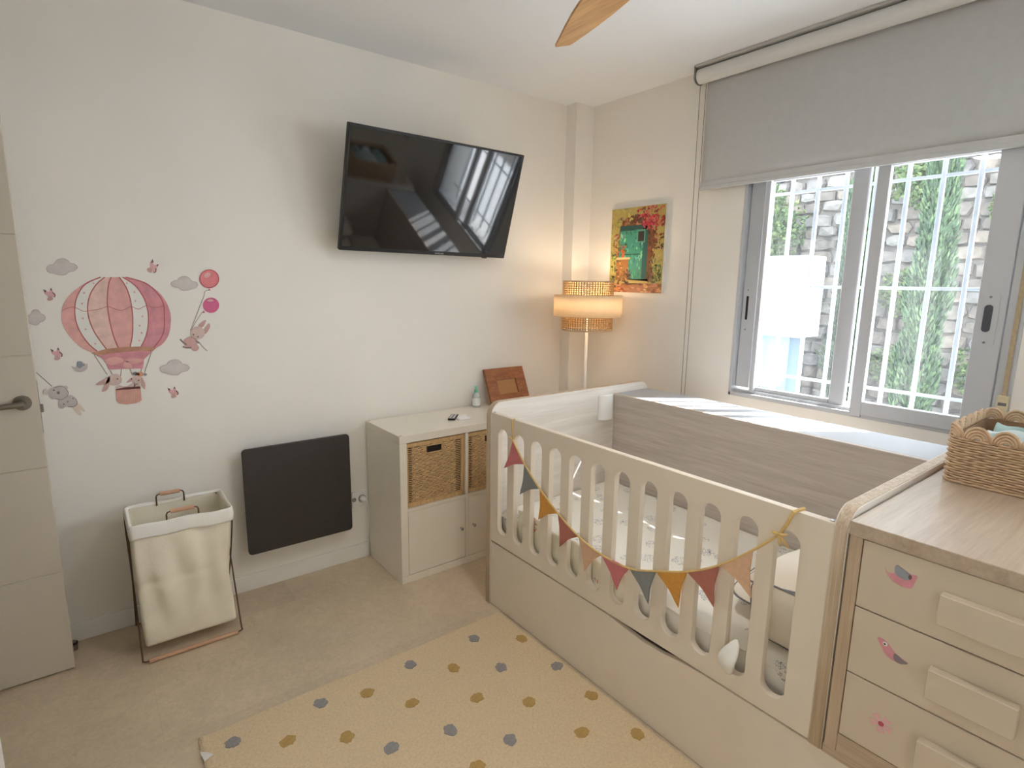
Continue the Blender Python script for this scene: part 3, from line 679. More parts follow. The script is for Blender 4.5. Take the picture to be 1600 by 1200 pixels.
def cushion(name, label, c, dims, rot, pipe=True, group=None):
    o = thing(name, label, 'cushion', c, group)
    R = Matrix.Translation(c) @ rot
    def f(u, v):
        a = 2 * pi * u; s_ = sin(pi * v); t = cos(pi * v)
        ca, sa = cos(a), sin(a); p_ = 0.42
        r = 1 / ((abs(ca) ** (2 / p_) + abs(sa) ** (2 / p_)) ** (p_ / 2))
        x = r * ca * min(1, s_ * 1.02) ** .55; y = r * sa * min(1, s_ * 1.02) ** .55
        th = (1 - min(1, max(abs(x), abs(y))) ** 3.2)
        z = math.copysign(abs(t) ** .8, t) * (0.08 + .92 * th) + .05 * sin(5 * x + 3 * y) * th
        return R @ Vector((x * dims[0] / 2, y * dims[1] / 2, z * dims[2] / 2))
    bb = B(); bb.grid(f, 48, 22, True); bmesh.ops.remove_doubles(bb.bm, verts=bb.bm.verts[:], dist=1e-5)
    obj('cover', bb, M_CUSH, o, smooth=True)
    if pipe:
        pts = []
        for i in range(64):
            a = 2 * pi * i / 64; ca, sa = cos(a), sin(a); p_ = .42
            r = 1 / ((abs(ca) ** (2 / p_) + abs(sa) ** (2 / p_)) ** (p_ / 2))
            pts.append(R @ Vector((r * ca * dims[0] / 2 * 1.005, r * sa * dims[1] / 2 * 1.005, 0)))
        obj('piping', B().tube(pts, .0030, 6, closed=True), M_PIPE, o, smooth=True)
    return o
RX = lambda a: Matrix.Rotation(radians(a), 4, 'X'); RZ = lambda a: Matrix.Rotation(radians(a), 4, 'Z'); RY = lambda a: Matrix.Rotation(radians(a), 4, 'Y')
cushion('cushion', 'printed cushion lying flat at the dresser end of the crib, lowest of three', (-0.96, -2.040, 0.526), (0.32, 0.34, 0.105), RX(2) @ RZ(6))
cushion('cushion', 'printed cushion with dark piping, topmost of the three in the crib', (-0.97, -2.075, 0.628), (0.34, 0.28, 0.105), RX(-14) @ RZ(-4))
cushion('cushion', 'printed cushion standing on its edge behind the last slot of the crib', (-1.178, -2.105, 0.562), (0.19, 0.21, 0.075), RY(80))

# sheet hanging down inside the front slots
bl = B()
def hang(u, v):
    y = -0.955 - .66 * u
    return Vector((-1.2385 + .005 * sin(40 * u) + .003 * sin(9 * v + 13 * u), y, 0.515 - .035 * u - v * (.155 - .02 * u) + .006 * sin(14 * u)))
bl.grid(hang, 60, 14)
o = obj('muslin_cloth', bl, fabric_print('muslin_cream', (234, 228, 206), (214, 128, 112), 6.0, .22), None, 'cream printed muslin hanging inside the front slots of the crib', 'cloth', smooth=True, recalc=False)
o.modifiers.new('s', 'SOLIDIFY').thickness = .002
# white corner of cloth pushed out through a slot
bl = B()
def corner(u, v):
    a = 2 * pi * u
    r = (.030 * sin(pi * min(1, v * 1.02)) ** .7 + .004) * (1 + .22 * sin(3 * a + 5 * v))
    return Vector((-1.262 - .030 * sin(pi * v * .9) + .35 * r * cos(a), -2.004 + .75 * r * sin(a) + .012 * (v - .5), .484 - .118 * v))
bl.grid(corner, 20, 14, True)
obj('muslin_cloth', bl, mat('white_muslin', (236, 233, 226), .9, .03, 30, .2, 40), None, 'small white cloth corner poking out through a slot near the dresser', 'cloth', smooth=True)
# little white holder hooked over the back corner of the crib
hb_ = B()
pts = [(-0.594 + .105 * t, -0.794 - .030 * sin(pi * t) ** .8) for t in [i / 14 for i in range(15)]]
outer = [(x, y, 0.795) for x, y in pts] + [(-0.489, -0.793, .795), (-0.594, -0.793, .795)]
hb_.poly([(x, y, .798) for x, y in pts], (0, 0, 1), .128)
o = obj('wall_pocket', hb_, mat('white_plastic', (236, 234, 232), .35, .01), None, 'small white curved plastic holder in the back corner of the crib', 'holder')

# ------------------------------------------------------------------ dresser on the same base
DRX, DY_0, DY_1 = -1.282, -2.2725, -2.800
dr = thing('dresser', 'light oak dresser with three white drawers at the end of the crib', 'dresser', (-0.74, -2.54, 0.3165))
obj('base_rail', RAIL, M_OAK_Y, dr)
obj('top', B().box(DRX - .004, CX1, DY_0 - .002, DY_1, 0.917, 0.952, .0015, 1), M_OAK_X, dr)
obj('side_panel', B().box(DRX, CX1, DY_0 - .004, DY_0 - .032, 0.3445, 0.9165, .001, 1), M_OAK_Z, dr)
obj('side_panel', B().box(DRX, CX1, DY_1 + .028, DY_1, 0.3445, 0.9165, .001, 1), M_OAK_Z, dr)
obj('plinth', B().box(DRX + .001, CX1, DY_0 - .0325, DY_1 + .0285, 0.3445, 0.396, .001, 1), M_OAK_Y, dr)
obj('carcass', B().box(DRX + .03, CX1 + .0, DY_0 - .033, DY_1 + .029, 0.397, 0.915), mat('carcass_shade', (150, 130, 110), .7), dr)
M_DRW = mat('drawer_white', (207, 192, 171), .45, .01)
def ypz(yc, zc, s):     # local drawing units -> drawer face
    return lambda x, y: Vector((DRX - .0006, yc - x * s, zc - y * s))
def face_poly(fn, pts, off=0.0): return B().poly([fn(*p) + Vector((-off, 0, 0)) for p in (catmull(pts, 4) if len(pts) < 16 else pts)], (-1, 0, 0), .0004)
for i, (z1, z0, hz1) in enumerate(((0.9145, 0.7475, 0.860), (0.7445, 0.5735, 0.684), (0.5705, 0.3985, 0.508))):
    dw = obj('drawer', B().box(DRX + .0, DRX + .022, DY_0 - .034, DY_1 + .030, z0, z1, .0015, 1), M_DRW, dr)
    obj('handle', B().box(DRX - .024, DRX, -2.467, -2.618, hz1 - .069, hz1, .0015, 1), M_DRW, dw)
    if i == 0:
        fn = ypz(-2.388, .855, .00021); st_ = None
        s1 = obj('bird_sticker', face_poly(fn, [(-155, -60), (-120, -10), (-70, -20), (-50, -60), (-50, -130), (10, -110), (80, -80), (145, -80), (130, 0), (110, 70), (20, 90), (-70, 60), (-130, 0)]), D['rose'], dw)
        obj('bird_wing', face_poly(fn, [(-50, -125), (40, -95), (90, -60), (60, 0), (-30, -10), (-60, -60)], .0005), D['blue'], dw)
        obj('bird_eye', face_poly(fn, dell((85, -45), 16, 26), .001), D['wingdark'], dw)
    elif i == 1:
        fn = ypz(-2.392, .672, .00021)
        obj('bird_sticker', face_poly(fn, [(-150, -90), (-90, -105), (-20, -60), (30, -10), (100, 20), (160, 45), (100, 85), (20, 90), (-60, 50), (-110, -20)]), D['rose'], dw)
        obj('bird_wing', face_poly(fn, [(30, 0), (110, 30), (160, 50), (90, 90), (30, 70)], .0005), D['line'], dw)
        obj('bird_eye', face_poly(fn, dell((-70, -60), 24, 24), .0005), D['white'], dw)
        obj('bird_pupil', face_poly(fn, dell((-72, -58), 12, 12), .001), D['wingdark'], dw)
    else:
        fn = ypz(-2.392, .484, .00022)
        for k_ in range(5):
            a = 2 * pi * k_ / 5 + .3
            obj('petal', face_poly(fn, [(cos(a + da) * r, sin(a + da) * r) for r, da in ((14, 0), (60, -.42), (112, -.34), (100, 0), (118, .3), (64, .44))]), D['wing'], dw)
        obj('flower_centre', face_poly(fn, dell((0, 0), 28, 28), .0006), D['salmonline'], dw)

# scalloped rattan basket with folded cloths
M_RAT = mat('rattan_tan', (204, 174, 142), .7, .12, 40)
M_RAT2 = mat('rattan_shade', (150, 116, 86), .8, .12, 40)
bk = thing('rattan_basket', 'tan woven basket with scalloped rim on the dresser top', 'basket', (-0.56, -2.50, 0.952))
bx0, bx1, by0, by1 = -0.757, -0.375, -2.306, -2.690
bz0, bz1 = 0.9525, 1.085
def per(t):      # rounded perimeter 0..1 -> x, y, outward normal; starts at the front-left corner
    r = .035; L = [(bx0, bx1, by0, by1)]
    lx, ly = bx1 - bx0 - 2 * r, by0 - by1 - 2 * r; arc = pi * r / 2; P = 2 * (lx + ly) + 4 * arc; s = (t % 1) * P
    segs = [(ly, (bx0, by0 - r), (0, -1), None), (arc, (bx0 + r, by1 + r), None, pi), (lx, (bx0 + r, by1), (1, 0), None), (arc, (bx1 - r, by1 + r), None, 1.5 * pi),
            (ly, (bx1, by1 + r), (0, 1), None), (arc, (bx1 - r, by0 - r), None, 0), (lx, (bx1 - r, by0), (-1, 0), None), (arc, (bx0 + r, by0 - r), None, .5 * pi)]
    for ln, p0, dr_, a0 in segs:
        if s <= ln or ln == arc and s <= ln + 1e-9:
            if dr_: return Vector((p0[0] + dr_[0] * s, p0[1] + dr_[1] * s, 0)), Vector((-abs(dr_[1]) if p0[0] == bx0 else abs(dr_[1]), -abs(dr_[0]) if p0[1] == by1 else abs(dr_[0]), 0))
            a = a0 + s / r; return Vector((p0[0] + r * cos(a), p0[1] + r * sin(a), 0)), Vector((cos(a), sin(a), 0))
        s -= ln
    return per(0.0)
bb = B(); bb.grid(lambda u, v: per(u)[0] - per(u)[1] * .004 + Vector((0, 0, bz0 + v * (bz1 - bz0))), 120, 2, True)
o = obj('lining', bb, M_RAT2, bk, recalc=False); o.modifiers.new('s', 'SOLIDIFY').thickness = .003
NST = 64
ww = B()
rows = 19
for j in range(rows):
    z = bz0 + .005 + j * (bz1 - bz0 - .008) / (rows - 1); pts = []
    for i in range(NST * 3):
        p_, n_ = per(i / (NST * 3)); pts.append(p_ + n_ * (.0015 + .0028 * cos(pi * (i / 3) + pi * j)) + Vector((0, 0, z)))
    ww.tube(pts, .0034, 5, closed=True)
obj('weave', ww, M_RAT, bk, smooth=True, kind='stuff')
obj('base_braid', B().tube([per(i / 120)[0] + Vector((0, 0, bz0 + .004)) for i in range(120)], .005, 6, closed=True), M_RAT, bk, smooth=True)
nsc = 24
for k_ in range(nsc):        # scallop arches round the rim: three nested strands each
    sc = B()
    for rr in range(4):
        pts = []
        for i in range(9):
            a = pi * i / 8; t = (k_ + .5 - cos(a) * (.48 - .10 * rr)) / nsc
            p_, n_ = per(t); pts.append(p_ + n_ * .001 + Vector((0, 0, bz1 - .002 + sin(a) * (.036 - .0085 * rr))))
        sc.tube(pts, .0043, 6)
    obj('scallop', sc, M_RAT, bk, smooth=True)
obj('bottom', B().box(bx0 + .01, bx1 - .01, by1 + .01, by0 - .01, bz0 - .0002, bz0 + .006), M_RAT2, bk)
M_TEAL = mat('muslin_teal', (166, 192, 190), .9, .25, 9)
for i, (cx_, cy_, col, lab) in enumerate(((-0.66, -2.50, M_TEAL, 'pale teal folded cloth nearest the rim in the rattan basket'), (-0.555, -2.50, mat('muslin_pale', (206, 218, 218), .9, .1, 12), 'pale grey folded cloth in the middle of the rattan basket'), (-0.455, -2.50, M_TEAL, 'pale teal folded cloth at the back of the rattan basket'))):
    cb = B()
    def fold(u, v, cx_=cx_, cy_=cy_, i=i):
        a = 2 * pi * v
        return Vector((cx_ + .044 * cos(a), cy_ + .15 * (2 * u - 1), .96 + .0645 + .063 * sin(a) + .007 * sin(9 * u + 2 * i) * max(0, sin(a)) + .004 * sin(25 * u)))
    cb.grid(lambda u, v: fold(v, u), 20, 26, True)
    for end in (0, -1):
        pass
    bmesh.ops.holes_fill(cb.bm, edges=cb.bm.edges[:])
    obj('folded_cloth', cb, col, None, lab, 'cloth', 'folded cloths in the rattan basket', smooth=True)

# ------------------------------------------------------------------ storage cabinet
KX, KB, KF = -1.5321, -0.0125, -0.4015
kx1 = KX + .765
kb = thing('storage_cabinet', 'white cube storage cabinet with two doors below two wicker baskets', 'cabinet', (KX + .3825, -0.2, 0.0))
obj('top_panel', B().box(KX, kx1, KF, KB, 0.727, 0.765, .0012, 1), M_WHITE, kb)
obj('side_panel', B().box(KX, KX + .038, KF, KB, 0.0385, 0.7265, .0008, 1), M_WHITE, kb)
obj('side_panel', B().box(kx1 - .038, kx1, KF, KB, 0.0385, 0.7265, .0008, 1), M_WHITE, kb)
obj('bottom_panel', B().box(KX, kx1, KF, KB, 0.0, 0.038, .0008, 1), M_WHITE, kb)
obj('shelf', B().box(KX + .0385, kx1 - .0385, KF, KB, 0.3745, 0.3905, .0008, 1), M_WHITE, kb)
obj('divider', B().box(KX + .3745, KX + .3905, KF, KB, 0.391, 0.7265, .0008, 1), M_WHITE, kb)
obj('divider', B().box(KX + .3745, KX + .3905, KF, KB, 0.0385, 0.374, .0008, 1), M_WHITE, kb)
for i, (a, b_) in enumerate(((KX + .0405, KX + .373), (KX + .3925, kx1 - .0405))):
    dd = obj('door', B().box(a, b_, KF + .0015, KF + .0175, 0.041, 0.3725, .0012, 1), M_WHITE, kb)
    kxn = (b_ - .030) if i == 0 else (a + .030)
    obj('knob', B().tube([(kxn, KF + .0015, .213), (kxn, KF - .012, .213)], [.005, .004], 14).tube([(kxn, KF - .010, .213), (kxn, KF - .013, .213), (kxn, KF - .019, .213), (kxn, KF - .021, .213)], [.005, .0085, .0085, .005], 16), M_CHROME, dd, smooth=True)
for x, y in ((KX + .012, KF + .012), (KX + .012, KB - .012)):
    obj('screw_cap', B().lathe([(.006, 0), (.006, .0012)], (x, y, .7651), 12), mat('cap_grey', (170, 168, 162), .5), kb)

# wicker baskets
M_WICK = mat('wicker_honey', (216, 184, 138), .65, .20, 55)
M_WICKD = mat('wicker_shade', (64, 42, 26), .9, .1)
M_WICKB = wood('wicker_band', (196, 160, 112), (218, 186, 138), (30, 30, 2), 3.0)
def wicker(x0, label):
    o = thing('wicker_basket', label, 'basket', (x0 + .166, KF + .15, 0.391), 'wicker baskets in the white cabinet')
    x1 = x0 + .330; z0, z1 = 0.3915, 0.7215; y = KF + .010; yb = KB - .06
    body = B(); t = .006
    body.box(x0, x0 + t, y + .012, yb, z0, z1 - .004).box(x1 - t, x1, y + .012, yb, z0, z1 - .004).box(x0, x1, yb - t, yb, z0, z1 - .004).box(x0, x1, y + .012, yb, z0, z0 + t)
    obj('body', body, M_WICK, o)
    obj('inner_shade', B().box(x0 + .008, x1 - .008, y + .016, y + .019, z0 + .008, z1 - .012), M_WICKD, o)  # dark sheet standing for the shade seen between the strands
    bands = B(); bands.box(x0, x1, y, y + .013, z0, z0 + .022, .003).box(x0, x1, y, y + .013, z1 - .022, z1, .004).box(x0, x0 + .010, y, y + .013, z0, z1, .003).box(x1 - .016, x1, y, y + .013, z0, z1, .003)
    obj('frame_band', bands, M_WICKB, o)
    stakes = B(); xs = [x0 + .036 + i * (.330 - .036 - .052) / 12 for i in range(13)]
    hz0, hz1, hx0, hx1 = z1 - .068, z1 - .030, x0 + .113, x0 + .200
    for xx in xs:
        if hx0 - .004 < xx < hx1 + .004: stakes.tube([(xx, y + .009, z0 + .02), (xx, y + .009, hz0)], .0028, 5)
        else: stakes.tube([(xx, y + .009, z0 + .02), (xx, y + .009, z1 - .02)], .0028, 5)
    obj('stakes', stakes, M_WICK, o, kind='stuff')
    wv = B(); nr = 30; step = xs[1] - xs[0]
    for j in range(nr):
        z = z0 + .027 + j * (.330 - .050) / (nr - 1)
        def run(xa, xb):
            n_ = max(4, int((xb - xa) / step * 4)); pts = []
            for i in range(n_ + 1):
                xx = xa + (xb - xa) * i / n_; ph = pi * (xx - xs[0]) / step + pi * j
                pts.append((xx, y + .008 + .0048 * cos(ph), z + .0012 * sin(xx * 90 + j)))
            wv.tube(pts, .0048, 5)
        if hz0 - .003 < z < hz1 + .003: run(xs[0] - .004, hx0 - .002); run(hx1 + .002, xs[-1] + .004)
        else: run(xs[0] - .004, xs[-1] + .004)
        if j % 1 == 0:       # straight strands crossing the open side columns
            wv.tube([(x0 + .006, y + .008, z + .002), (xs[0], y + .008, z - .002)], .0026, 5)
            wv.tube([(xs[-1], y + .008, z - .002), (x1 - .012, y + .008, z)], .0026, 5)
    obj('weave', wv, M_WICK, o, smooth=True, kind='stuff')
    obj('grip_edge', B().tube([(hx0, y + .006, hz0), (hx1, y + .006, hz0), (hx1, y + .006, hz1), (hx0, y + .006, hz1)], .0035, 6, closed=True), M_WICKB, o)
    obj('grip_shade', B().box(hx0, hx1, y + .0135, y + .0155, hz0, hz1), M_DARK, o, label='black plate standing for the shade in the hand grip')  # black plate takes the place of the shade in the opening
    return o
wk = wicker(KX + .0405, 'honey-coloured wicker basket fully in view in the white cabinet')
w2 = wk.copy(); COL.objects.link(w2); w2.location.x += .352; w2['label'] = 'wicker basket half hidden by the crib end board'
for c in wk.children:
    c2 = c.copy(); COL.objects.link(c2); c2.parent = w2

# things on the cabinet
pf = thing('picture_frame', 'empty brown wooden picture frame leaning on the wall behind the crib', 'picture frame', (-0.635, -0.06, 0.765))
FW, FH, FD = .290, .235, .018
MF = Matrix.Translation((-0.643, -0.128, 0.766)) @ Matrix.Rotation(radians(-24), 4, 'X') @ Matrix.Rotation(0.0, 4, 'Y')
M_FRM = wood('chestnut_wood', (128, 76, 44), (168, 106, 64), (3, 10, 10), 3.5, .45)
bw_ = .072
def trap(pts): return B().poly([(x, 0, z) for x, z in pts], (0, 1, 0), FD)
for pts in ([(-FW / 2, FH), (FW / 2, FH), (FW / 2 - bw_, FH - bw_), (-FW / 2 + bw_, FH - bw_)], [(-FW / 2, 0), (FW / 2, 0), (FW / 2 - bw_, bw_), (-FW / 2 + bw_, bw_)],
            [(-FW / 2, 0), (-FW / 2, FH), (-FW / 2 + bw_, FH - bw_), (-FW / 2 + bw_, bw_)], [(FW / 2, 0), (FW / 2, FH), (FW / 2 - bw_, FH - bw_), (FW / 2 - bw_, bw_)]):
    obj('frame_side', loc(trap(pts), MF), M_FRM, pf)
obj('backing', loc(B().box(-FW / 2 + bw_ - .004, FW / 2 - bw_ + .004, .009, .013, bw_ - .004, FH - bw_ + .004), MF), mat('kraft_card', (176, 132, 86), .85, .05, 50), pf)
sb = thing('sanitizer_bottle', 'small clear bottle with mint green pump top on the cabinet', 'bottle', (-0.861, -0.058, 0.765))
mc = mat('clear_gel', (222, 230, 228), .12, .03); mc.node_tree.nodes['Principled BSDF'].inputs['Transmission Weight'].default_value = .35
obj('body', B().lathe([(.020, 0), (.023, .004), (.023, .066), (.018, .078), (.009, .084), (.009, .088)], (-0.861, -0.058, 0.7652), 24), mc, sb, smooth=True)
obj('label_print', B().lathe([(.0235, .012), (.0235, .055)], (-0.861, -0.058, 0.7652), 24, cap=False), mat('label_white', (232, 236, 234), .5), sb)
obj('pump', B().lathe([(.010, .088), (.011, .090), (.011, .104), (.005, .106), (.005, .116), (.009, .117), (.009, .124), (.004, .126)], (-0.861, -0.058, 0.7652), 18).box(-0.875, -0.861, -0.062, -0.054, .884, .890, .002), mat('mint_green', (112, 196, 164), .4), sb)
rc = thing('remote_control', 'small black remote control lying on the white cabinet', 'remote', (-1.125, -0.225, 0.765))
MR = Matrix.Translation((-1.122, -0.222, 0.7655)) @ RZ(48)
obj('casing', loc(B().box(-.055, .055, -.020, .020, 0, .010, .004), MR), M_DARK, rc)
obj('keypad', loc(B().box(-.048, .048, -.014, .014, .0095, .0108, .001), MR), mat('keypad_silver', (196, 196, 200), .4), rc)
for i in range(3):
    obj('button', loc(B().lathe([(.005, 0), (.005, .002)], (-.03 + .03 * i, 0, .0105), 12), MR), M_DARK, rc)
b = B()
def tis(u, v): return Vector((-1.075 + .085 * (u - .5) + .02 * (v - .5), -0.245 + .10 * (v - .5), .7665 + .010 * (sin(pi * u) * (1 + .5 * sin(9 * u + 5 * v))) * sin(pi * v) + .001))
b.grid(tis, 14, 14)
o = obj('paper_wipe', b, mat('white_tissue', (240, 238, 238), .85, .03), None, 'crumpled white wipe beside the remote on the cabinet', 'wipe', smooth=False, recalc=False)
o.modifiers.new('s', 'SOLIDIFY').thickness = .001

# ------------------------------------------------------------------ panel heater and wall sockets
ht = thing('panel_heater', 'flat dark panel heater mounted low on the wall', 'heater', (-1.91, -0.02, 0.22))
HX0, HX1, HZ0, HZ1 = -2.160, -1.655, 0.213, 0.728
obj('panel', B().add_mesh(plate([rrect(HX0, HX1, HZ0, HZ1, .018, 6)], .016, .003), Matrix.Translation((0, -0.078, 0)) @ M_XZ), mat('slate_panel', (56, 52, 50), .6, .05, 40, .08, 300), ht)
for z in (.33, .60):
    obj('bracket', B().box(HX0 + .06, HX1 - .06, -0.070, -0.0005, z - .012, z + .012, .003), mat('heater_bracket', (50, 46, 44), .5), ht)
sk_ = thing('wall_socket', 'white double wall socket between the heater and the cabinet', 'socket', (-1.578, 0, 0.29))
obj('plate', B().add_mesh(plate([rrect(-1.622, -1.5365, .296, .382, .006)], .009, .002), Matrix.Translation((0, -0.0045, 0)) @ M_XZ), M_TRIM, sk_)
obj('socket_well', B().tube([(-1.568, -0.008, .339), (-1.568, -0.0105, .339)], .021, 24), mat('socket_grey', (150, 146, 142), .5), sk_)
obj('socket_well', B().tube([(-1.612, -0.008, .339), (-1.612, -0.0105, .339)], .012, 24), mat('socket_grey', (150, 146, 142), .5), sk_)
pg = thing('power_plug', 'white plug with its cord in the socket beside the cabinet', 'plug', (-1.566, -0.02, .339))
obj('plug_body', B().tube([(-1.568, -0.0108, .339), (-1.568, -0.030, .339), (-1.562, -.040, .336)], [.017, .016, .010], 18), M_TRIM, pg, smooth=True)
obj('cord', B().tube(catmull([(-1.562, -.040, .336), (-1.552, -.044, .325), (-1.546, -.042, .29), (-1.545, -.038, .22), (-1.5465, -.032, .14), (-1.548, -.028, .085), (-1.552, -.024, .02), (-1.575, -.024, .006)], 4, False), .0032, 8), M_TRIM, pg, smooth=True)

# ------------------------------------------------------------------ laundry basket
M_CANVAS = mat('canvas_cream', (238, 231, 212), .9, .05, 8, .25, 160)
M_COT = mat('cotton_white', (243, 240, 234), .9, .03, 10, .15, 120)
M_WIRE = mat('bronze_wire', (110, 86, 66), .4, .05, metal=.6)
M_ROD = wood('beech_rod', (196, 152, 122), (216, 176, 146), (2, 20, 20), 3)
lb = thing('laundry_basket', 'cream canvas laundry basket on a folding wire frame with wooden rods', 'laundry basket', (-2.437, -0.21, 0.0))
lx0, lx1 = -2.610, -2.266
def bagring(u, z, grow=0.0):
    # rounded rectangle in plan; front (y-) at u 0..; returns point
    k_ = max(0, min(1, (z - .055) / .51)); yf = -0.318 - .016 * k_; yb = -0.100 + .008 * k_ 
    xa, xb = lx0 + .008 * (1 - k_), lx1 - .004 * (1 - k_)
    r = .016; per_ = rrect(xa - grow, xb + grow, yf - grow, yb + grow, r, 5)
    P = []; tot = 0
    L = [0]
    for i in range(len(per_)):
        a, c = per_[i], per_[(i + 1) % len(per_)]; tot += math.hypot(c[0] - a[0], c[1] - a[1]); L.append(tot)
    s = (u % 1) * tot
    for i in range(len(per_)):
        if s <= L[i + 1]:
            a, c = per_[i], per_[(i + 1) % len(per_)]; t = (s - L[i]) / max(1e-9, L[i + 1] - L[i])
            return Vector((a[0] + (c[0] - a[0]) * t, a[1] + (c[1] - a[1]) * t, z))
    return Vector((per_[0][0], per_[0][1], z))
cen = Vector((-2.437, -.21, 0))
def bag(u, v):
    z = .055 + .508 * v; p_ = bagring(u, z)
    n_ = Vector((p_.x - cen.x, (p_.y - cen.y) * 1.6, 0)).normalized()
    wr = sin(pi * v) * (.010 * sin(4 * pi * u * 1.0 + .6) + .006 * sin(22 * u * pi + 3 * v) + .004 * sin(40 * u + 9 * v)) - .004 * sin(pi * min(1, v * 1.3))
    fold = -.006 * math.exp(-((v - .52) / .03) ** 2) * (1 if p_.y < -.28 else 0)
    return p_ + n_ * (wr + fold) + Vector((0, 0, .004 * sin(7 * u * pi) * v))
b = B(); b.grid(bag, 160, 46, True)
o = obj('bag', b, M_CANVAS, lb, smooth=True, recalc=False); s_ = o.modifiers.new('s', 'SOLIDIFY'); s_.thickness = .003; s_.offset = -1
bt = B(); ring = [bag(i / 80, 0.0) for i in range(80)]; bt.poly(ring, (0, 0, 1), .003); obj('bag_bottom', bt, M_CANVAS, lb)
def cuff(u, v):
    # out and down over the rim
    a = v * pi; 
    if v < .35: t = v / .35; z = .558 + .010 * sin(t * pi / 2); g = -.004 + .010 * t
    else: t = (v - .35) / .65; z = .568 - .056 * t; g = .006 + .003 * sin(t * pi)
    p_ = bagring(u, .56, g); return Vector((p_.x, p_.y, z + .003 * sin(14 * pi * u) * (.3 + t * .7) + .003 * sin(5 * u * pi)))
b = B(); b.grid(cuff, 160, 14, True); obj('cuff', b, M_COT, lb, smooth=True, recalc=False).modifiers.new('s', 'SOLIDIFY').thickness = .002
wr_ = .0032
for sx, xx in ((-1, lx0 - .008), (1, lx1 + .006)):
    obj('frame_wire', B().tube(catmull([(xx - sx * .02, -.326, .555), (xx, -.322, .545), (xx, -.21, .29), (xx, -.045, .03), (xx, -.036, .012), (xx - sx * .015, -.034, .009)], 5, False), wr_, 8), M_WIRE, lb, smooth=True)
    obj('frame_wire', B().tube(catmull([(xx - sx * .02, -.095, .555), (xx, -.098, .545), (xx, -.21, .30), (xx, -.325, .04), (xx, -.342, .014), (xx - sx * .02, -.347, .010)], 5, False), wr_, 8), M_WIRE, lb, smooth=True)
obj('floor_rod', B().tube([(lx0 + .012, -.347, .010), (lx1 - .012, -.347, .010)], .0085, 14), M_ROD, lb)
obj('floor_rod', B().tube([(lx0 + .012, -.034, .0095), (lx1 - .012, -.034, .0095)], .0085, 14), M_ROD, lb)
for y, xa, xb in ((-.330, -2.492, -2.382), (-.098, -2.503, -2.402)):
    hd = obj('handle_wire', B().tube([(xa, y, .550), (xa, y, .588), (xa + .004, y, .596), (xa + .012, y, .599), (xb - .012, y, .599), (xb - .004, y, .596), (xb, y, .588), (xb, y, .550)], .003, 8), M_WIRE, lb)
    obj('handle_grip', B().tube([(xa + .014, y, .599), (xb - .014, y, .599)], .0085, 14), M_ROD, lb)

# ------------------------------------------------------------------ rug
M_RUG = mat('rug_cream', (228, 205, 168), .95, .09, 120, .9, 300, sheen=.2)
rg = thing('rug', 'cream rug with scattered grey and mustard dots beside the crib', 'rug', (-1.9, -1.9, 0.0))
rx0, rx1, ry0, ry1 = -2.512, -1.285, -2.90, -0.880
b = B()
def rugp(u, v):
    x = rx0 + (rx1 - rx0) * u; y = ry0 + (ry1 - ry0) * v
    e = min(u * 1.23, (1 - u) * 1.23, v * 2.02, (1 - v) * 2.02)
    z = .0125 + random.uniform(-.0009, .0009) - (.007 if e < .001 else 0)
    if e < .001: x += random.uniform(-.002, .002); y += random.uniform(-.002, .002)
    return Vector((x, y, z))
V = b.grid(rugp, 150, 240)
obj('pile', b, M_RUG, rg, smooth=True, recalc=False)
obj('backing', B().box(rx0 + .002, rx1 - .002, ry0 + .002, ry1 - .002, .0005, .006), mat('rug_back', (190, 168, 136), .95), rg)
M_DG = mat('rug_dot_grey', (152, 148, 146), .95, .10, 90, .6, 200); M_DY = mat('rug_dot_mustard', (188, 154, 92), .95, .10, 90, .6, 200)
GD = [(-2.425, -.974), (-2.138, -.971), (-1.787, -.976), (-1.493, -.986), (-1.509, -1.2), (-1.329, -1.324), (-2.023, -1.302), (-1.832, -1.351), (-1.696, -1.503),
      (-2.32, -1.50), (-2.10, -1.72), (-1.62, -1.86), (-2.36, -2.02), (-1.90, -2.12), (-1.45, -2.2), (-2.2, -2.45), (-1.7, -2.5)]
YD = [(-2.281, -1.075), (-2.121, -1.173), (-1.985, -1.022), (-1.878, -1.164), (-1.66, -1.093), (-1.332, -1.105), (-1.678, -1.281), (-1.538, -1.409), (-1.335, -1.519), (-1.485, -1.622), (-1.339, -1.738), (-1.841, -1.525),
      (-2.40, -1.27), (-2.20, -1.38), (-2.02, -1.56), (-2.42, -1.74), (-1.88, -1.80), (-1.42, -1.95), (-2.15, -1.98), (-1.66, -2.2), (-2.05, -2.35), (-2.4, -2.6), (-1.4, -2.6)]
for nm, P_, m_ in (('grey_dot', GD, M_DG), ('mustard_dot', YD, M_DY)):
    for x, y in P_:
        ph = random.uniform(0, 6); R_ = [.0235 * (1 + .05 * sin(2 * a_ + ph) + .06 * sin(5 * a_ + 2 * ph) + random.uniform(-.12, .12)) for a_ in [2 * pi * i / 26 for i in range(26)]]
        ax_ = random.uniform(.88, 1.12)
        obj(nm, B().poly([(x + R_[i] * cos(2 * pi * i / 26) * ax_, y + R_[i] * sin(2 * pi * i / 26) / ax_, .0125) for i in range(26)], (0, 0, 1), .0022), m_, rg)
obj('care_label', B().poly([(-2.517, -.955, .0138), (-2.497, -.972, .0150), (-2.484, -.992, .0150), (-2.512, -1.004, .0138)], (0, 0, 1), .0008), mat('label_cloth', (232, 228, 222), .8), rg)

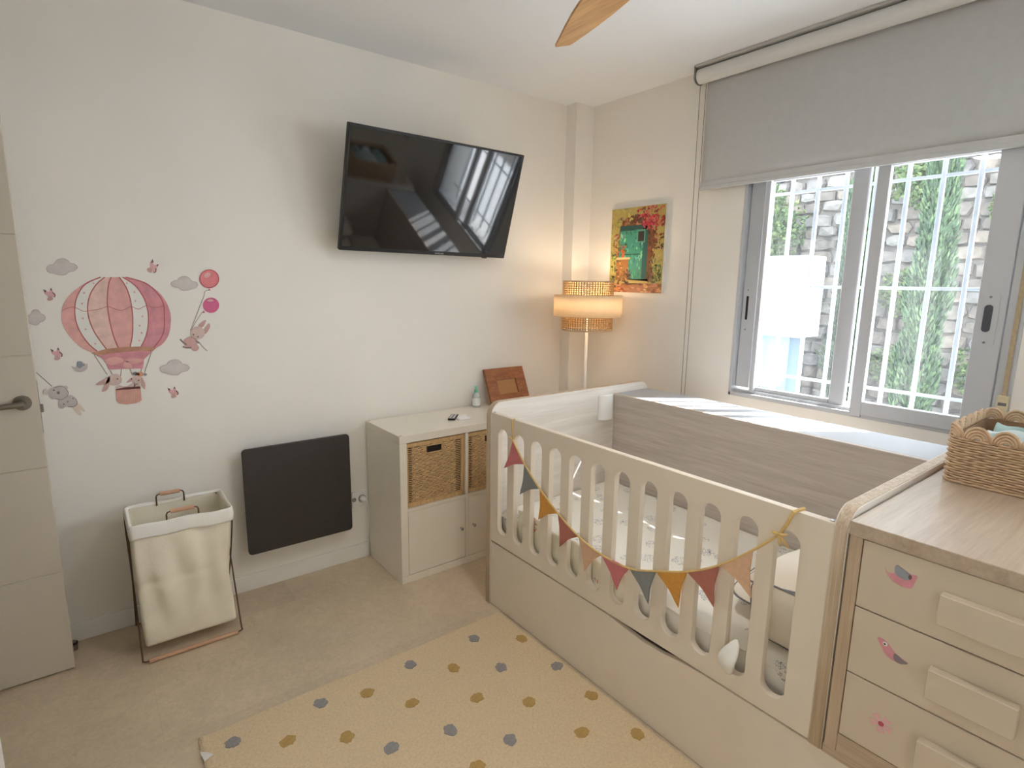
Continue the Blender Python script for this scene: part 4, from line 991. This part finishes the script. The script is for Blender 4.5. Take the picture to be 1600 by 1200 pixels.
# ------------------------------------------------------------------ bunting on the crib front
bn = thing('bunting', 'garland of ten fabric pennants strung across the crib front', 'bunting', (CX0 - .008, -1.5, 0.44))
GP = [(-0.955, 0.926), (-0.964, 0.841), (-1.044, 0.757), (-1.145, 0.681), (-1.256, 0.615), (-1.373, 0.564), (-1.492, 0.539), (-1.621, 0.543), (-1.73, 0.581), (-1.845, 0.63), (-1.95, 0.697), (-2.045, 0.783), (-2.113, 0.856), (-2.142, 0.926)]
TP = [(-0.904, 0.701), (-1.016, 0.616), (-1.14, 0.548), (-1.271, 0.481), (-1.409, 0.44), (-1.57, 0.44), (-1.707, 0.453), (-1.823, 0.498), (-1.942, 0.56), (-2.052, 0.643)]
XB = CX0 - .009
M_CORD = mat('ribbon_yellow', (214, 182, 120), .8, .08, 60)
gpts = catmull(GP[1:13], 5, False)
obj('cord', B().tube([(XB, y, z) for y, z in gpts], .0042, 6), M_CORD, bn, smooth=True)
obj('ribbon_end', B().tube([(CX0 + .006, GP[0][0], .9285), (XB, GP[0][0], .926), (XB, GP[0][0] - .004, .88), (XB, GP[1][0], GP[1][1])], .0035, 6).tube([(XB, GP[1][0], GP[1][1]), (XB - .004, GP[1][0] + .022, GP[1][1] + .010)], .003, 5), M_CORD, bn)
obj('ribbon_end', B().tube([(XB, GP[12][0], GP[12][1]), (XB, -2.128, .89), (XB, GP[13][0], .927), (CX0 + .004, -2.146, .9295), (CX0 + .028, -2.15, .9295)], .0050, 6), M_CORD, bn)
bo = B(); c0 = (XB - .004, GP[12][0], GP[12][1])
for dy, dz in ((-.028, -.026), (-.006, -.030), (.018, .004), (-.022, .008)):
    bo.tube([c0, (c0[0] - .006, c0[1] + dy * .6, c0[2] + dz * .5), (c0[0] - .002, c0[1] + dy, c0[2] + dz)], [.004, .0045, .003], 6)
obj('ribbon_bow', bo, M_CORD, bn, smooth=True)
pc = {'rose': mat('pennant_rose', (204, 120, 124), .9, .06, 60, .3, 250), 'slate': mat('pennant_slate', (140, 143, 143), .9, .06, 60, .3, 250), 'mustard': mat('pennant_mustard', (212, 152, 70), .9, .06, 60, .3, 250),
      'brick': mat('pennant_brick', (180, 114, 98), .9, .06, 60, .3, 250), 'tan': mat('pennant_tan', (220, 180, 148), .9, .06, 60, .3, 250)}
seq = ['rose', 'slate', 'mustard', 'brick', 'tan', 'rose', 'slate', 'mustard', 'brick', 'tan']
for i in range(10):
    A, C_, Tt = Vector(GP[i + 1]), Vector(GP[i + 2]), Vector(TP[i])
    mid = (A + C_) / 2
    def side(p0, p1, n_=7):
        out = []
        for k_ in range(n_):
            t = k_ / n_; p = p0.lerp(p1, t); m_ = (A + C_ + Tt) / 3
            out.append(p.lerp(m_, .22 * sin(pi * t) * (1 if (p0 is not A or p1 is not C_) else 0)))
        return out
    ol = side(A, C_) + side(C_, Tt) + side(Tt, A)
    pb = B().poly([(XB + .003, p.x, p.y) for p in ol], (-1, 0, 0), .006)
    bmesh.ops.bevel(pb.bm, geom=[e for e in pb.bm.edges if abs(e.verts[0].co.x - e.verts[1].co.x) < 1e-6], offset=.0018, segments=2, affect='EDGES')
    obj('pennant', pb, pc[seq[i]], bn, label=seq[i] + ' muslin pennant')

# ------------------------------------------------------------------ floor lamp
LX, LY = -0.262, -0.357
fl = thing('floor_lamp', 'lit floor lamp with cane and white fabric drum shade in the corner', 'floor lamp', (LX, LY, 0.0))
obj('base', B().lathe([(.13, 0), (.132, .006), (.13, .016), (.02, .022), (.012, .03)], (LX, LY, 0.0), 40), M_TRIM, fl, smooth=False)
obj('pole', B().tube([(LX, LY, .025), (LX, LY, 1.34)], .009, 16), M_TRIM, fl, smooth=True)
shm = mat('shade_cotton', (240, 228, 206), .9, .02, 40, transl=.55)
zA, zB, zC, zD = 1.222, 1.304, 1.428, 1.508
ri, ro = .150, .203
b = B(); b.lathe([(ro, zB), (ro, zC)], (LX, LY, 0), 64, cap=False)
o = obj('fabric_drum', b, shm, fl, smooth=True); o.modifiers.new('s', 'SOLIDIFY').thickness = .0015
M_CANE = mat('cane_webbing', (196, 156, 104), .7, .12, 60, transl=.12)
for z0, z1, nm in ((zA, zB + .012, 'cane_band'), (zC - .012, zD, 'cane_band')):
    b = B(); nv = 60; nh = 8
    for i in range(nv):
        a = 2 * pi * i / nv; b.box(-.0030, .0030, -.0008, .0008, z0, z1); 
        vs = b.bm.verts[-8:]; bmesh.ops.transform(b.bm, matrix=Matrix.Translation((LX, LY, 0)) @ Matrix.Rotation(a, 4, 'Z') @ Matrix.Translation((0, -ri, 0)), verts=vs)
    for j in range(nh):
        z = z0 + .003 + (z1 - z0 - .006) * j / (nh - 1)
        b.lathe([(ri - .001, z - .0019), (ri + .001, z - .0019), (ri + .001, z + .0019), (ri - .001, z + .0019), (ri - .001, z - .0019)], (LX, LY, 0), 64, cap=False)
    obj(nm, b, M_CANE, fl, kind='stuff')
for z in (zA, zD):
    obj('rim', B().lathe([(ri - .002, z - .004), (ri + .002, z - .004), (ri + .002, z + .004), (ri - .002, z + .004), (ri - .002, z - .004)], (LX, LY, 0), 64, cap=False), M_RAT, fl)
obj('spider', B().tube([(LX - ri, LY, zC), (LX + ri, LY, zC)], .002, 6).tube([(LX, LY - ri, zC), (LX, LY + ri, zC)], .002, 6), M_TRIM, fl)
for z in (zB, zC):
    obj('drum_ring', B().lathe([(ri + .002, z), (ro, z), (ro, z + .001), (ri + .002, z + .001), (ri + .002, z)], (LX, LY, 0), 48, cap=False), shm, fl)
obj('bulb', B().lathe([(.012, 0), (.014, .02), (.024, .045), (.028, .065), (.022, .085), (.006, .095)], (LX, LY, 1.322), 20), emission('bulb_glow', (255, 214, 160), LAMP_POWER * 2.0), fl, smooth=True)
ll = bpy.data.lights.new('lamp_bulb_light', 'POINT'); ll.energy = LAMP_POWER; ll.color = (1.0, .80, .56); ll.shadow_soft_size = .05
lo_ = bpy.data.objects.new('lamp_bulb_light', ll); COL.objects.link(lo_); lo_.location = (LX, LY, 1.445)

# ------------------------------------------------------------------ painting on canvas
pa = thing('canvas_painting', 'canvas painting of a turquoise door under red flowers', 'painting', (-0.01, -0.5, 1.445))
PY0, PY1, PZ0, PZ1 = -0.297, -0.704, 1.446, 1.945
obj('canvas', B().box(-0.020, -0.0005, PY0, PY1, PZ0, PZ1, .0015, 1), mat('canvas_edge', (228, 224, 216), .8), pa)
def paint_material():
    m = bpy.data.materials.new('oil_paint'); m.use_nodes = True; n = m.node_tree.nodes; L = m.node_tree.links
    a = n.new('ShaderNodeVertexColor'); a.layer_name = 'paint'; b_ = n['Principled BSDF']; b_.inputs['Roughness'].default_value = .5
    nz = n.new('ShaderNodeTexNoise'); nz.inputs['Scale'].default_value = 160; mx = n.new('ShaderNodeMixRGB'); mx.blend_type = 'OVERLAY'; mx.inputs['Fac'].default_value = .25
    L.new(a.outputs['Color'], mx.inputs['Color1']); L.new(nz.outputs['Fac'], mx.inputs['Color2']); L.new(mx.outputs['Color'], b_.inputs['Base Color'])
    return m
pb = B(); lay = pb.bm.loops.layers.float_color.new('paint')
def pt(s, t, k_=0): return Vector((-0.0205 - .00025 * k_, PY0 + (PY1 - PY0) * s, PZ0 + (PZ1 - PZ0) * t))
def paint(poly, rgb, k_):
    vs = [pb.bm.verts.new(pt(*p, k_)) for p in poly]; fc = pb.bm.faces.new(vs)
    c = lin(rgb) + (1,)
    for lp_ in fc.loops: lp_[lay] = c
def rect(s0, s1, t0, t1, rgb, k_): paint([(s0, t0), (s1, t0), (s1, t1), (s0, t1)], rgb, k_)
rect(.004, .996, .003, .997, (182, 164, 92), 0)
rect(.004, .996, .003, .11, (176, 112, 70), 1)
rect(.16, .80, .10, .165, (206, 178, 104), 1)
paint([(.14, .62), (.18, .78), (.28, .88), (.40, .90), (.55, .86), (.75, .80), (.84, .55), (.82, .12), (.70, .14), (.14, .16)], (128, 84, 50), 1)
rect(.18, .70, .16, .79, (70, 150, 128), 2); rect(.62, .71, .16, .79, (44, 96, 92), 3); rect(.18, .70, .73, .79, (48, 88, 84), 3)
rect(.20, .66, .445, .46, (40, 90, 84), 4); rect(.50, .66, .585, .735, (96, 160, 138), 4); rect(.53, .64, .60, .715, (58, 52, 54), 5)
rect(.13, .37, .15, .40, (158, 106, 56), 6); rect(.13, .40, .395, .42, (206, 190, 140), 7); rect(.23, .29, .42, .50, (190, 104, 56), 7)
NK = 0
def dabs(n_, region, pal, size, k0, ang=None):
    for _ in range(n_):
        s0, s1, t0, t1 = random.choice(region); s = random.uniform(s0, s1); t = random.uniform(t0, t1)
        l = size * random.uniform(.6, 1.5); w_ = l * random.uniform(.3, .6); a = random.uniform(0, pi) if ang is None else ang + random.uniform(-.4, .4)
        c = random.choice(pal); c = tuple(max(0, min(255, v + random.randint(-16, 16))) for v in c)
        ps = []
        for q_ in range(6):
            aa = 2 * pi * q_ / 6; x = l * cos(aa); y = w_ * sin(aa)
            ps.append((min(.995, max(.005, s + x * cos(a) - y * sin(a))), min(.996, max(.004, t + (x * sin(a) + y * cos(a)) * .82))))
        paint(ps, c, k0 + random.random() * 1.5)
dabs(90, [(.02, .5, .80, .99), (.02, .16, .4, .85), (.80, .98, .25, .5)], [(172, 162, 92), (190, 178, 108), (148, 138, 76), (196, 178, 98)], .035, 1.2)
dabs(34, [(.16, .52, .80, .89), (.06, .16, .45, .70)], [(150, 96, 58), (176, 120, 78), (110, 68, 44), (196, 148, 96)], .03, 2)
dabs(110, [(.2, .62, .18, .72)], [(76, 158, 132), (110, 190, 160), (52, 120, 104), (140, 206, 176), (60, 140, 120)], .03, 3.2, pi / 2)
dabs(40, [(.72, .84, .14, .70)], [(120, 74, 48), (150, 96, 64), (92, 54, 40)], .03, 3, pi / 2)
dabs(260, [(.50, .99, .82, .99), (.62, .99, .74, .86), (.55, .8, .78, .9)], [(186, 54, 66), (206, 76, 84), (150, 36, 52), (222, 108, 104), (110, 50, 46), (196, 60, 90)], .020, 6)
dabs(120, [(.72, .99, .50, .78), (.40, .62, .82, .90)], [(96, 56, 44), (130, 70, 56), (70, 52, 44), (150, 60, 60), (86, 78, 48)], .022, 6)
dabs(70, [(.02, .13, .06, .48), (.83, .98, .12, .32)], [(66, 88, 48), (92, 116, 60), (48, 62, 40), (130, 146, 80)], .022, 6)
dabs(60, [(.14, .36, .10, .38), (.28, .42, .10, .26)], [(110, 74, 44), (190, 136, 80), (80, 56, 44), (214, 160, 98), (96, 96, 56)], .022, 8)
dabs(26, [(.20, .32, .48, .58)], [(52, 84, 52), (80, 116, 70), (190, 90, 60)], .018, 8)
dabs(70, [(.02, .98, .01, .10)], [(180, 112, 66), (206, 146, 92), (150, 86, 52), (216, 170, 110)], .03, 2, 0)
obj('painted_surface', pb, paint_material(), pa, recalc=False)

# ------------------------------------------------------------------ ceiling fan
FX, FYC, FZ = -1.495, -1.765, 2.300
fan = thing('ceiling_fan', 'ceiling fan with light wooden blades and a round lamp', 'ceiling fan', (FX, FYC, H))
obj('canopy', B().lathe([(.06, 2.50), (.068, 2.53), (.070, H - .0005)], (FX, FYC, 0), 32), M_TRIM, fan, smooth=False)
obj('rod', B().tube([(FX, FYC, 2.36), (FX, FYC, 2.51)], .013, 16), M_TRIM, fan)
obj('motor', B().lathe([(.085, 2.275), (.105, 2.29), (.108, 2.33), (.09, 2.36), (.03, 2.375)], (FX, FYC, 0), 40), M_TRIM, fan)
obj('lamp_light_shield', B().lathe([(.100, 2.240), (.108, 2.238), (.110, 2.244), (.104, 2.285), (.098, 2.285), (.100, 2.240)], (FX, FYC, 0), 40, cap=False), M_TRIM, fan)  # unseen ring added to keep lamp light off blades and ceiling
obj('lamp_diffuser', B().lathe([(.02, 2.229), (.06, 2.232), (.088, 2.237), (.0995, 2.246)], (FX, FYC, 0), 40), emission('fan_lamp_glow', (255, 251, 246), FAN_STRENGTH), fan, smooth=True)
M_BLADE = wood('blade_wood', (178, 132, 82), (206, 162, 108), (12, 1.0, 12), 2.2, .4)
a0 = math.atan2(.554, .212)
for k_ in range(3):
    a = a0 + 2 * pi * k_ / 3
    outl = [(.085, -.030), (.15, -.058), (.20, -.067), (.255, -.0695), (.34, -.063), (.42, -.053), (.50, -.041), (.580, -.0255), (.590, -.022), (.6125, .0225), (.606, .0255), (.54, .036), (.46, .0495), (.38, .0615), (.30, .0695), (.24, .070), (.16, .058), (.085, .03)]
    me = plate([outl], .009, .002)
    o = obj('blade', loc(B().add_mesh(me, Matrix.Rotation(radians(-4), 4, 'X')), Matrix.Translation((FX, FYC, FZ)) @ Matrix.Rotation(a, 4, 'Z')), M_BLADE, fan)

# ------------------------------------------------------------------ outside the window
M_GROUND = mat('garden_gravel', (96, 90, 82), .95, .2, 6)
struct('bounce_slab', B().box(0.30, 3.3, -9, 0.6, -0.14, -0.10), mat('bounce_slab_pale', (222, 222, 222), .7, .04, 4))  # unseen pale slab added to bounce daylight up to the ceiling
struct('ground', B().box(0.30, 14, -9, 9, -0.30, -0.12), M_GROUND)
WXO = 5.5
sw_ = thing('stone_wall', 'rough stone retaining wall outside behind the cypress', 'stone wall', (WXO + .3, 0.3, -0.12))
M_MORTAR = mat('wall_mortar', (108, 103, 96), .95, .15, 10, .5, 30)
obj('core', B().box(WXO + .06, WXO + .9, -3.4, 8, -0.12, 4.0), M_MORTAR, sw_)
M_ST = [mat('stone_' + n_, c, .9, .35, 9, .8, 25) for n_, c in (('warm', (104, 98, 91)), ('grey', (100, 97, 93)), ('tan', (110, 101, 91)), ('pale', (116, 112, 106)), ('brown', (94, 87, 80)))]
def stone(b, y, z, w_, h_):
    n_ = 8; ang = [2 * pi * i / n_ + random.uniform(-.2, .2) for i in range(n_)]
    o_ = []
    for a in ang:
        ca, sa = cos(a), sin(a); r = 1 / max(abs(ca), abs(sa)) * random.uniform(.86, 1.02) 
        r = min(r, 1.22); o_.append((y + ca * r * w_ / 2, z + sa * r * h_ / 2))
    back = [b.bm.verts.new((WXO + .08, p[0], p[1])) for p in o_]
    mid = [b.bm.verts.new((WXO + .02 + random.uniform(-.01, .01), p[0], p[1])) for p in o_]
    ctr = (y, z); fx = WXO - random.uniform(.005, .03)
    fr_ = [b.bm.verts.new((fx + random.uniform(-.012, .012), ctr[0] + (p[0] - ctr[0]) * .84, ctr[1] + (p[1] - ctr[1]) * .84)) for p in o_]
    for A_, C_ in ((back, mid), (mid, fr_)):
        for i in range(n_): b.bm.faces.new((A_[i], A_[(i + 1) % n_], C_[(i + 1) % n_], C_[i]))
    b.bm.faces.new(fr_)
random.seed(5)
rest = [B() for _ in M_ST]
zz = -0.10; row = 0
while zz < 3.9:
    hh = random.uniform(.13, .19); yy = -3.3 + random.uniform(0, .2)
    while yy < 4.4:
        ww_ = random.uniform(.15, .32); k_ = random.randrange(5)
        cy_, cz_ = yy + ww_ / 2, zz + hh / 2 + random.uniform(-.012, .012)
        if -1.30 < cy_ < 1.75 and zz < 3.0:
            b = B(); stone(b, cy_, cz_, ww_, hh); obj('stone', b, M_ST[k_], sw_)
        else: stone(rest[k_], cy_, cz_, ww_, hh)
        yy += ww_ + .008
    zz += hh + .006
for k_, b in enumerate(rest): obj('far_stones', b, M_ST[k_], sw_, kind='stuff')

def leaf_mat(name, c1, c2):
    m = mat(name, c1, .7, .35, 9, transl=.25); return m
M_CYP = [leaf_mat('cypress_green', (58, 82, 52), 0), leaf_mat('cypress_light', (80, 104, 66), 0), leaf_mat('cypress_dark', (46, 68, 48), 0)]
M_BARK = mat('bark', (96, 76, 58), .95, .2, 30, .6, 60)
def tuft(b, p, d, l, w_):
    d = Vector(d).normalized(); a = d.cross(Vector((random.uniform(-1, 1), random.uniform(-1, 1), random.uniform(-1, 1)))).normalized(); c = d.cross(a)
    base = b.bm.verts.new(p); tip = b.bm.verts.new(p + d * l)
    ms = [b.bm.verts.new(p + d * l * .45 + (a * cos(t) + c * sin(t)) * w_) for t in (0, 2.1, 4.2)]
    for i in range(3):
        j = (i + 1) % 3; b.bm.faces.new((base, ms[j], ms[i])); b.bm.faces.new((tip, ms[i], ms[j]))
def cypress(x, y, h_, r, label, n_=5200, z0=-0.12):
    t = thing('cypress_tree', label, 'tree', (x, y, z0))
    obj('trunk', B().tube([(x, y, z0), (x, y, z0 + h_ * .35), (x + .01, y, z0 + h_ * .8)], [.05, .04, .012], 10), M_BARK, t)
    bs = [B(), B(), B()]
    for i in range(n_):
        v = random.random() ** .8; z = z0 + .12 + v * (h_ - .12)
        prof = (min(1, v / .12) ** .6) * (1 - v) ** .42 * (1 + .14 * sin(9 * v * pi + 2 * sin(5 * v)))
        a = random.uniform(0, 2 * pi); lobes = 1 + .20 * sin(3 * a + 11 * v) + .12 * sin(7 * a - 23 * v)
        rr = r * prof * lobes * (random.random() ** .28)
        p = Vector((x + rr * cos(a), y + rr * sin(a), z)); d = (cos(a) * .35 + random.uniform(-.3, .3), sin(a) * .35 + random.uniform(-.3, .3), 1)
        tuft(bs[random.choice((0, 0, 1, 2))], p, d, random.uniform(.04, .085), random.uniform(.007, .013))
    for b, m_ in zip(bs, M_CYP): obj('foliage', b, m_, t, kind='stuff')
random.seed(8)
cypress(3.0, -1.10, 3.6, .165, 'tall slender cypress tree outside the right window pane', 13000)
cypress(4.62, 0.14, 3.3, .22, 'darker cypress tree behind the white building outside the left pane', 9000)
M_IVY = [leaf_mat('ivy_green', (70, 92, 52), 0), leaf_mat('ivy_light', (96, 112, 64), 0)]
def shrub(x, y, z, rx_, ry_, rz_, label, n_):
    t = thing('climbing_plant', label, 'plant', (x, y, z - rz_), 'plants growing on the stone wall')
    bs = [B(), B()]
    for _ in range(n_):
        u = Vector((random.gauss(0, 1), random.gauss(0, 1), random.gauss(0, 1))).normalized() * random.random() ** .35
        p = Vector((x + u.x * rx_ * (1 + .3 * sin(6 * u.y)), y + u.y * ry_, z + u.z * rz_ * (1 + .25 * sin(7 * u.y + 2))))
        tuft(random.choice(bs), p, (random.uniform(-1, .2), random.uniform(-1, 1), random.uniform(-.3, 1)), random.uniform(.05, .10), random.uniform(.018, .032))
    for b, m_ in zip(bs, M_IVY): obj('leaves', b, m_, t, kind='stuff')
    obj('stem', B().tube([(WXO - .036, y + .02, z - rz_ * .9), (WXO - .08, y - .03, z - rz_ * .4), (x + .05, y + .03, z), (x, y, z + rz_ * .6)], .012, 6), M_BARK, t)
shrub(5.02, 1.45, 2.25, .28, .50, .50, 'leafy green climber above the white building outside', 1500)
shrub(5.24, -0.20, 2.75, .15, .28, .30, 'light green climber high on the stone wall left of the tall cypress', 420)
shrub(5.24, -0.15, 1.45, .14, .24, .26, 'small climber halfway up the stone wall left of the tall cypress', 330)
shrub(5.24, -0.12, 0.55, .14, .22, .22, 'small climber low on the stone wall left of the tall cypress', 300)
shrub(5.24, -1.15, 2.35, .14, .26, .26, 'light green climber high on the stone wall right of the tall cypress', 360)
shrub(5.24, -1.05, 0.55, .14, .26, .36, 'light green climber low on the stone wall right of the tall cypress', 380)
shrub(5.24, -0.62, 3.28, .14, .18, .16, 'light green climber at the top of the stone wall behind the tall cypress', 330)
M_HOUSE = mat('white_render', (240, 240, 240), .8, .01)
wb = thing('white_building', 'plain white building outside the left window pane', 'building', (4.4, 1.6, -0.12))
obj('upper_block', B().box(3.6, 4.05, 0.21, 3.4, 0.94, 1.83, .005), M_HOUSE, wb)
obj('lower_wall', B().box(3.72, 4.05, 0.37, 3.4, -0.12, 0.94), mat('pale_blue_render', (96, 116, 130), .8, .02), wb)
obj('coping', B().box(3.5, 4.0, 0.42, 3.4, 0.36, 0.44, .005), M_HOUSE, wb)
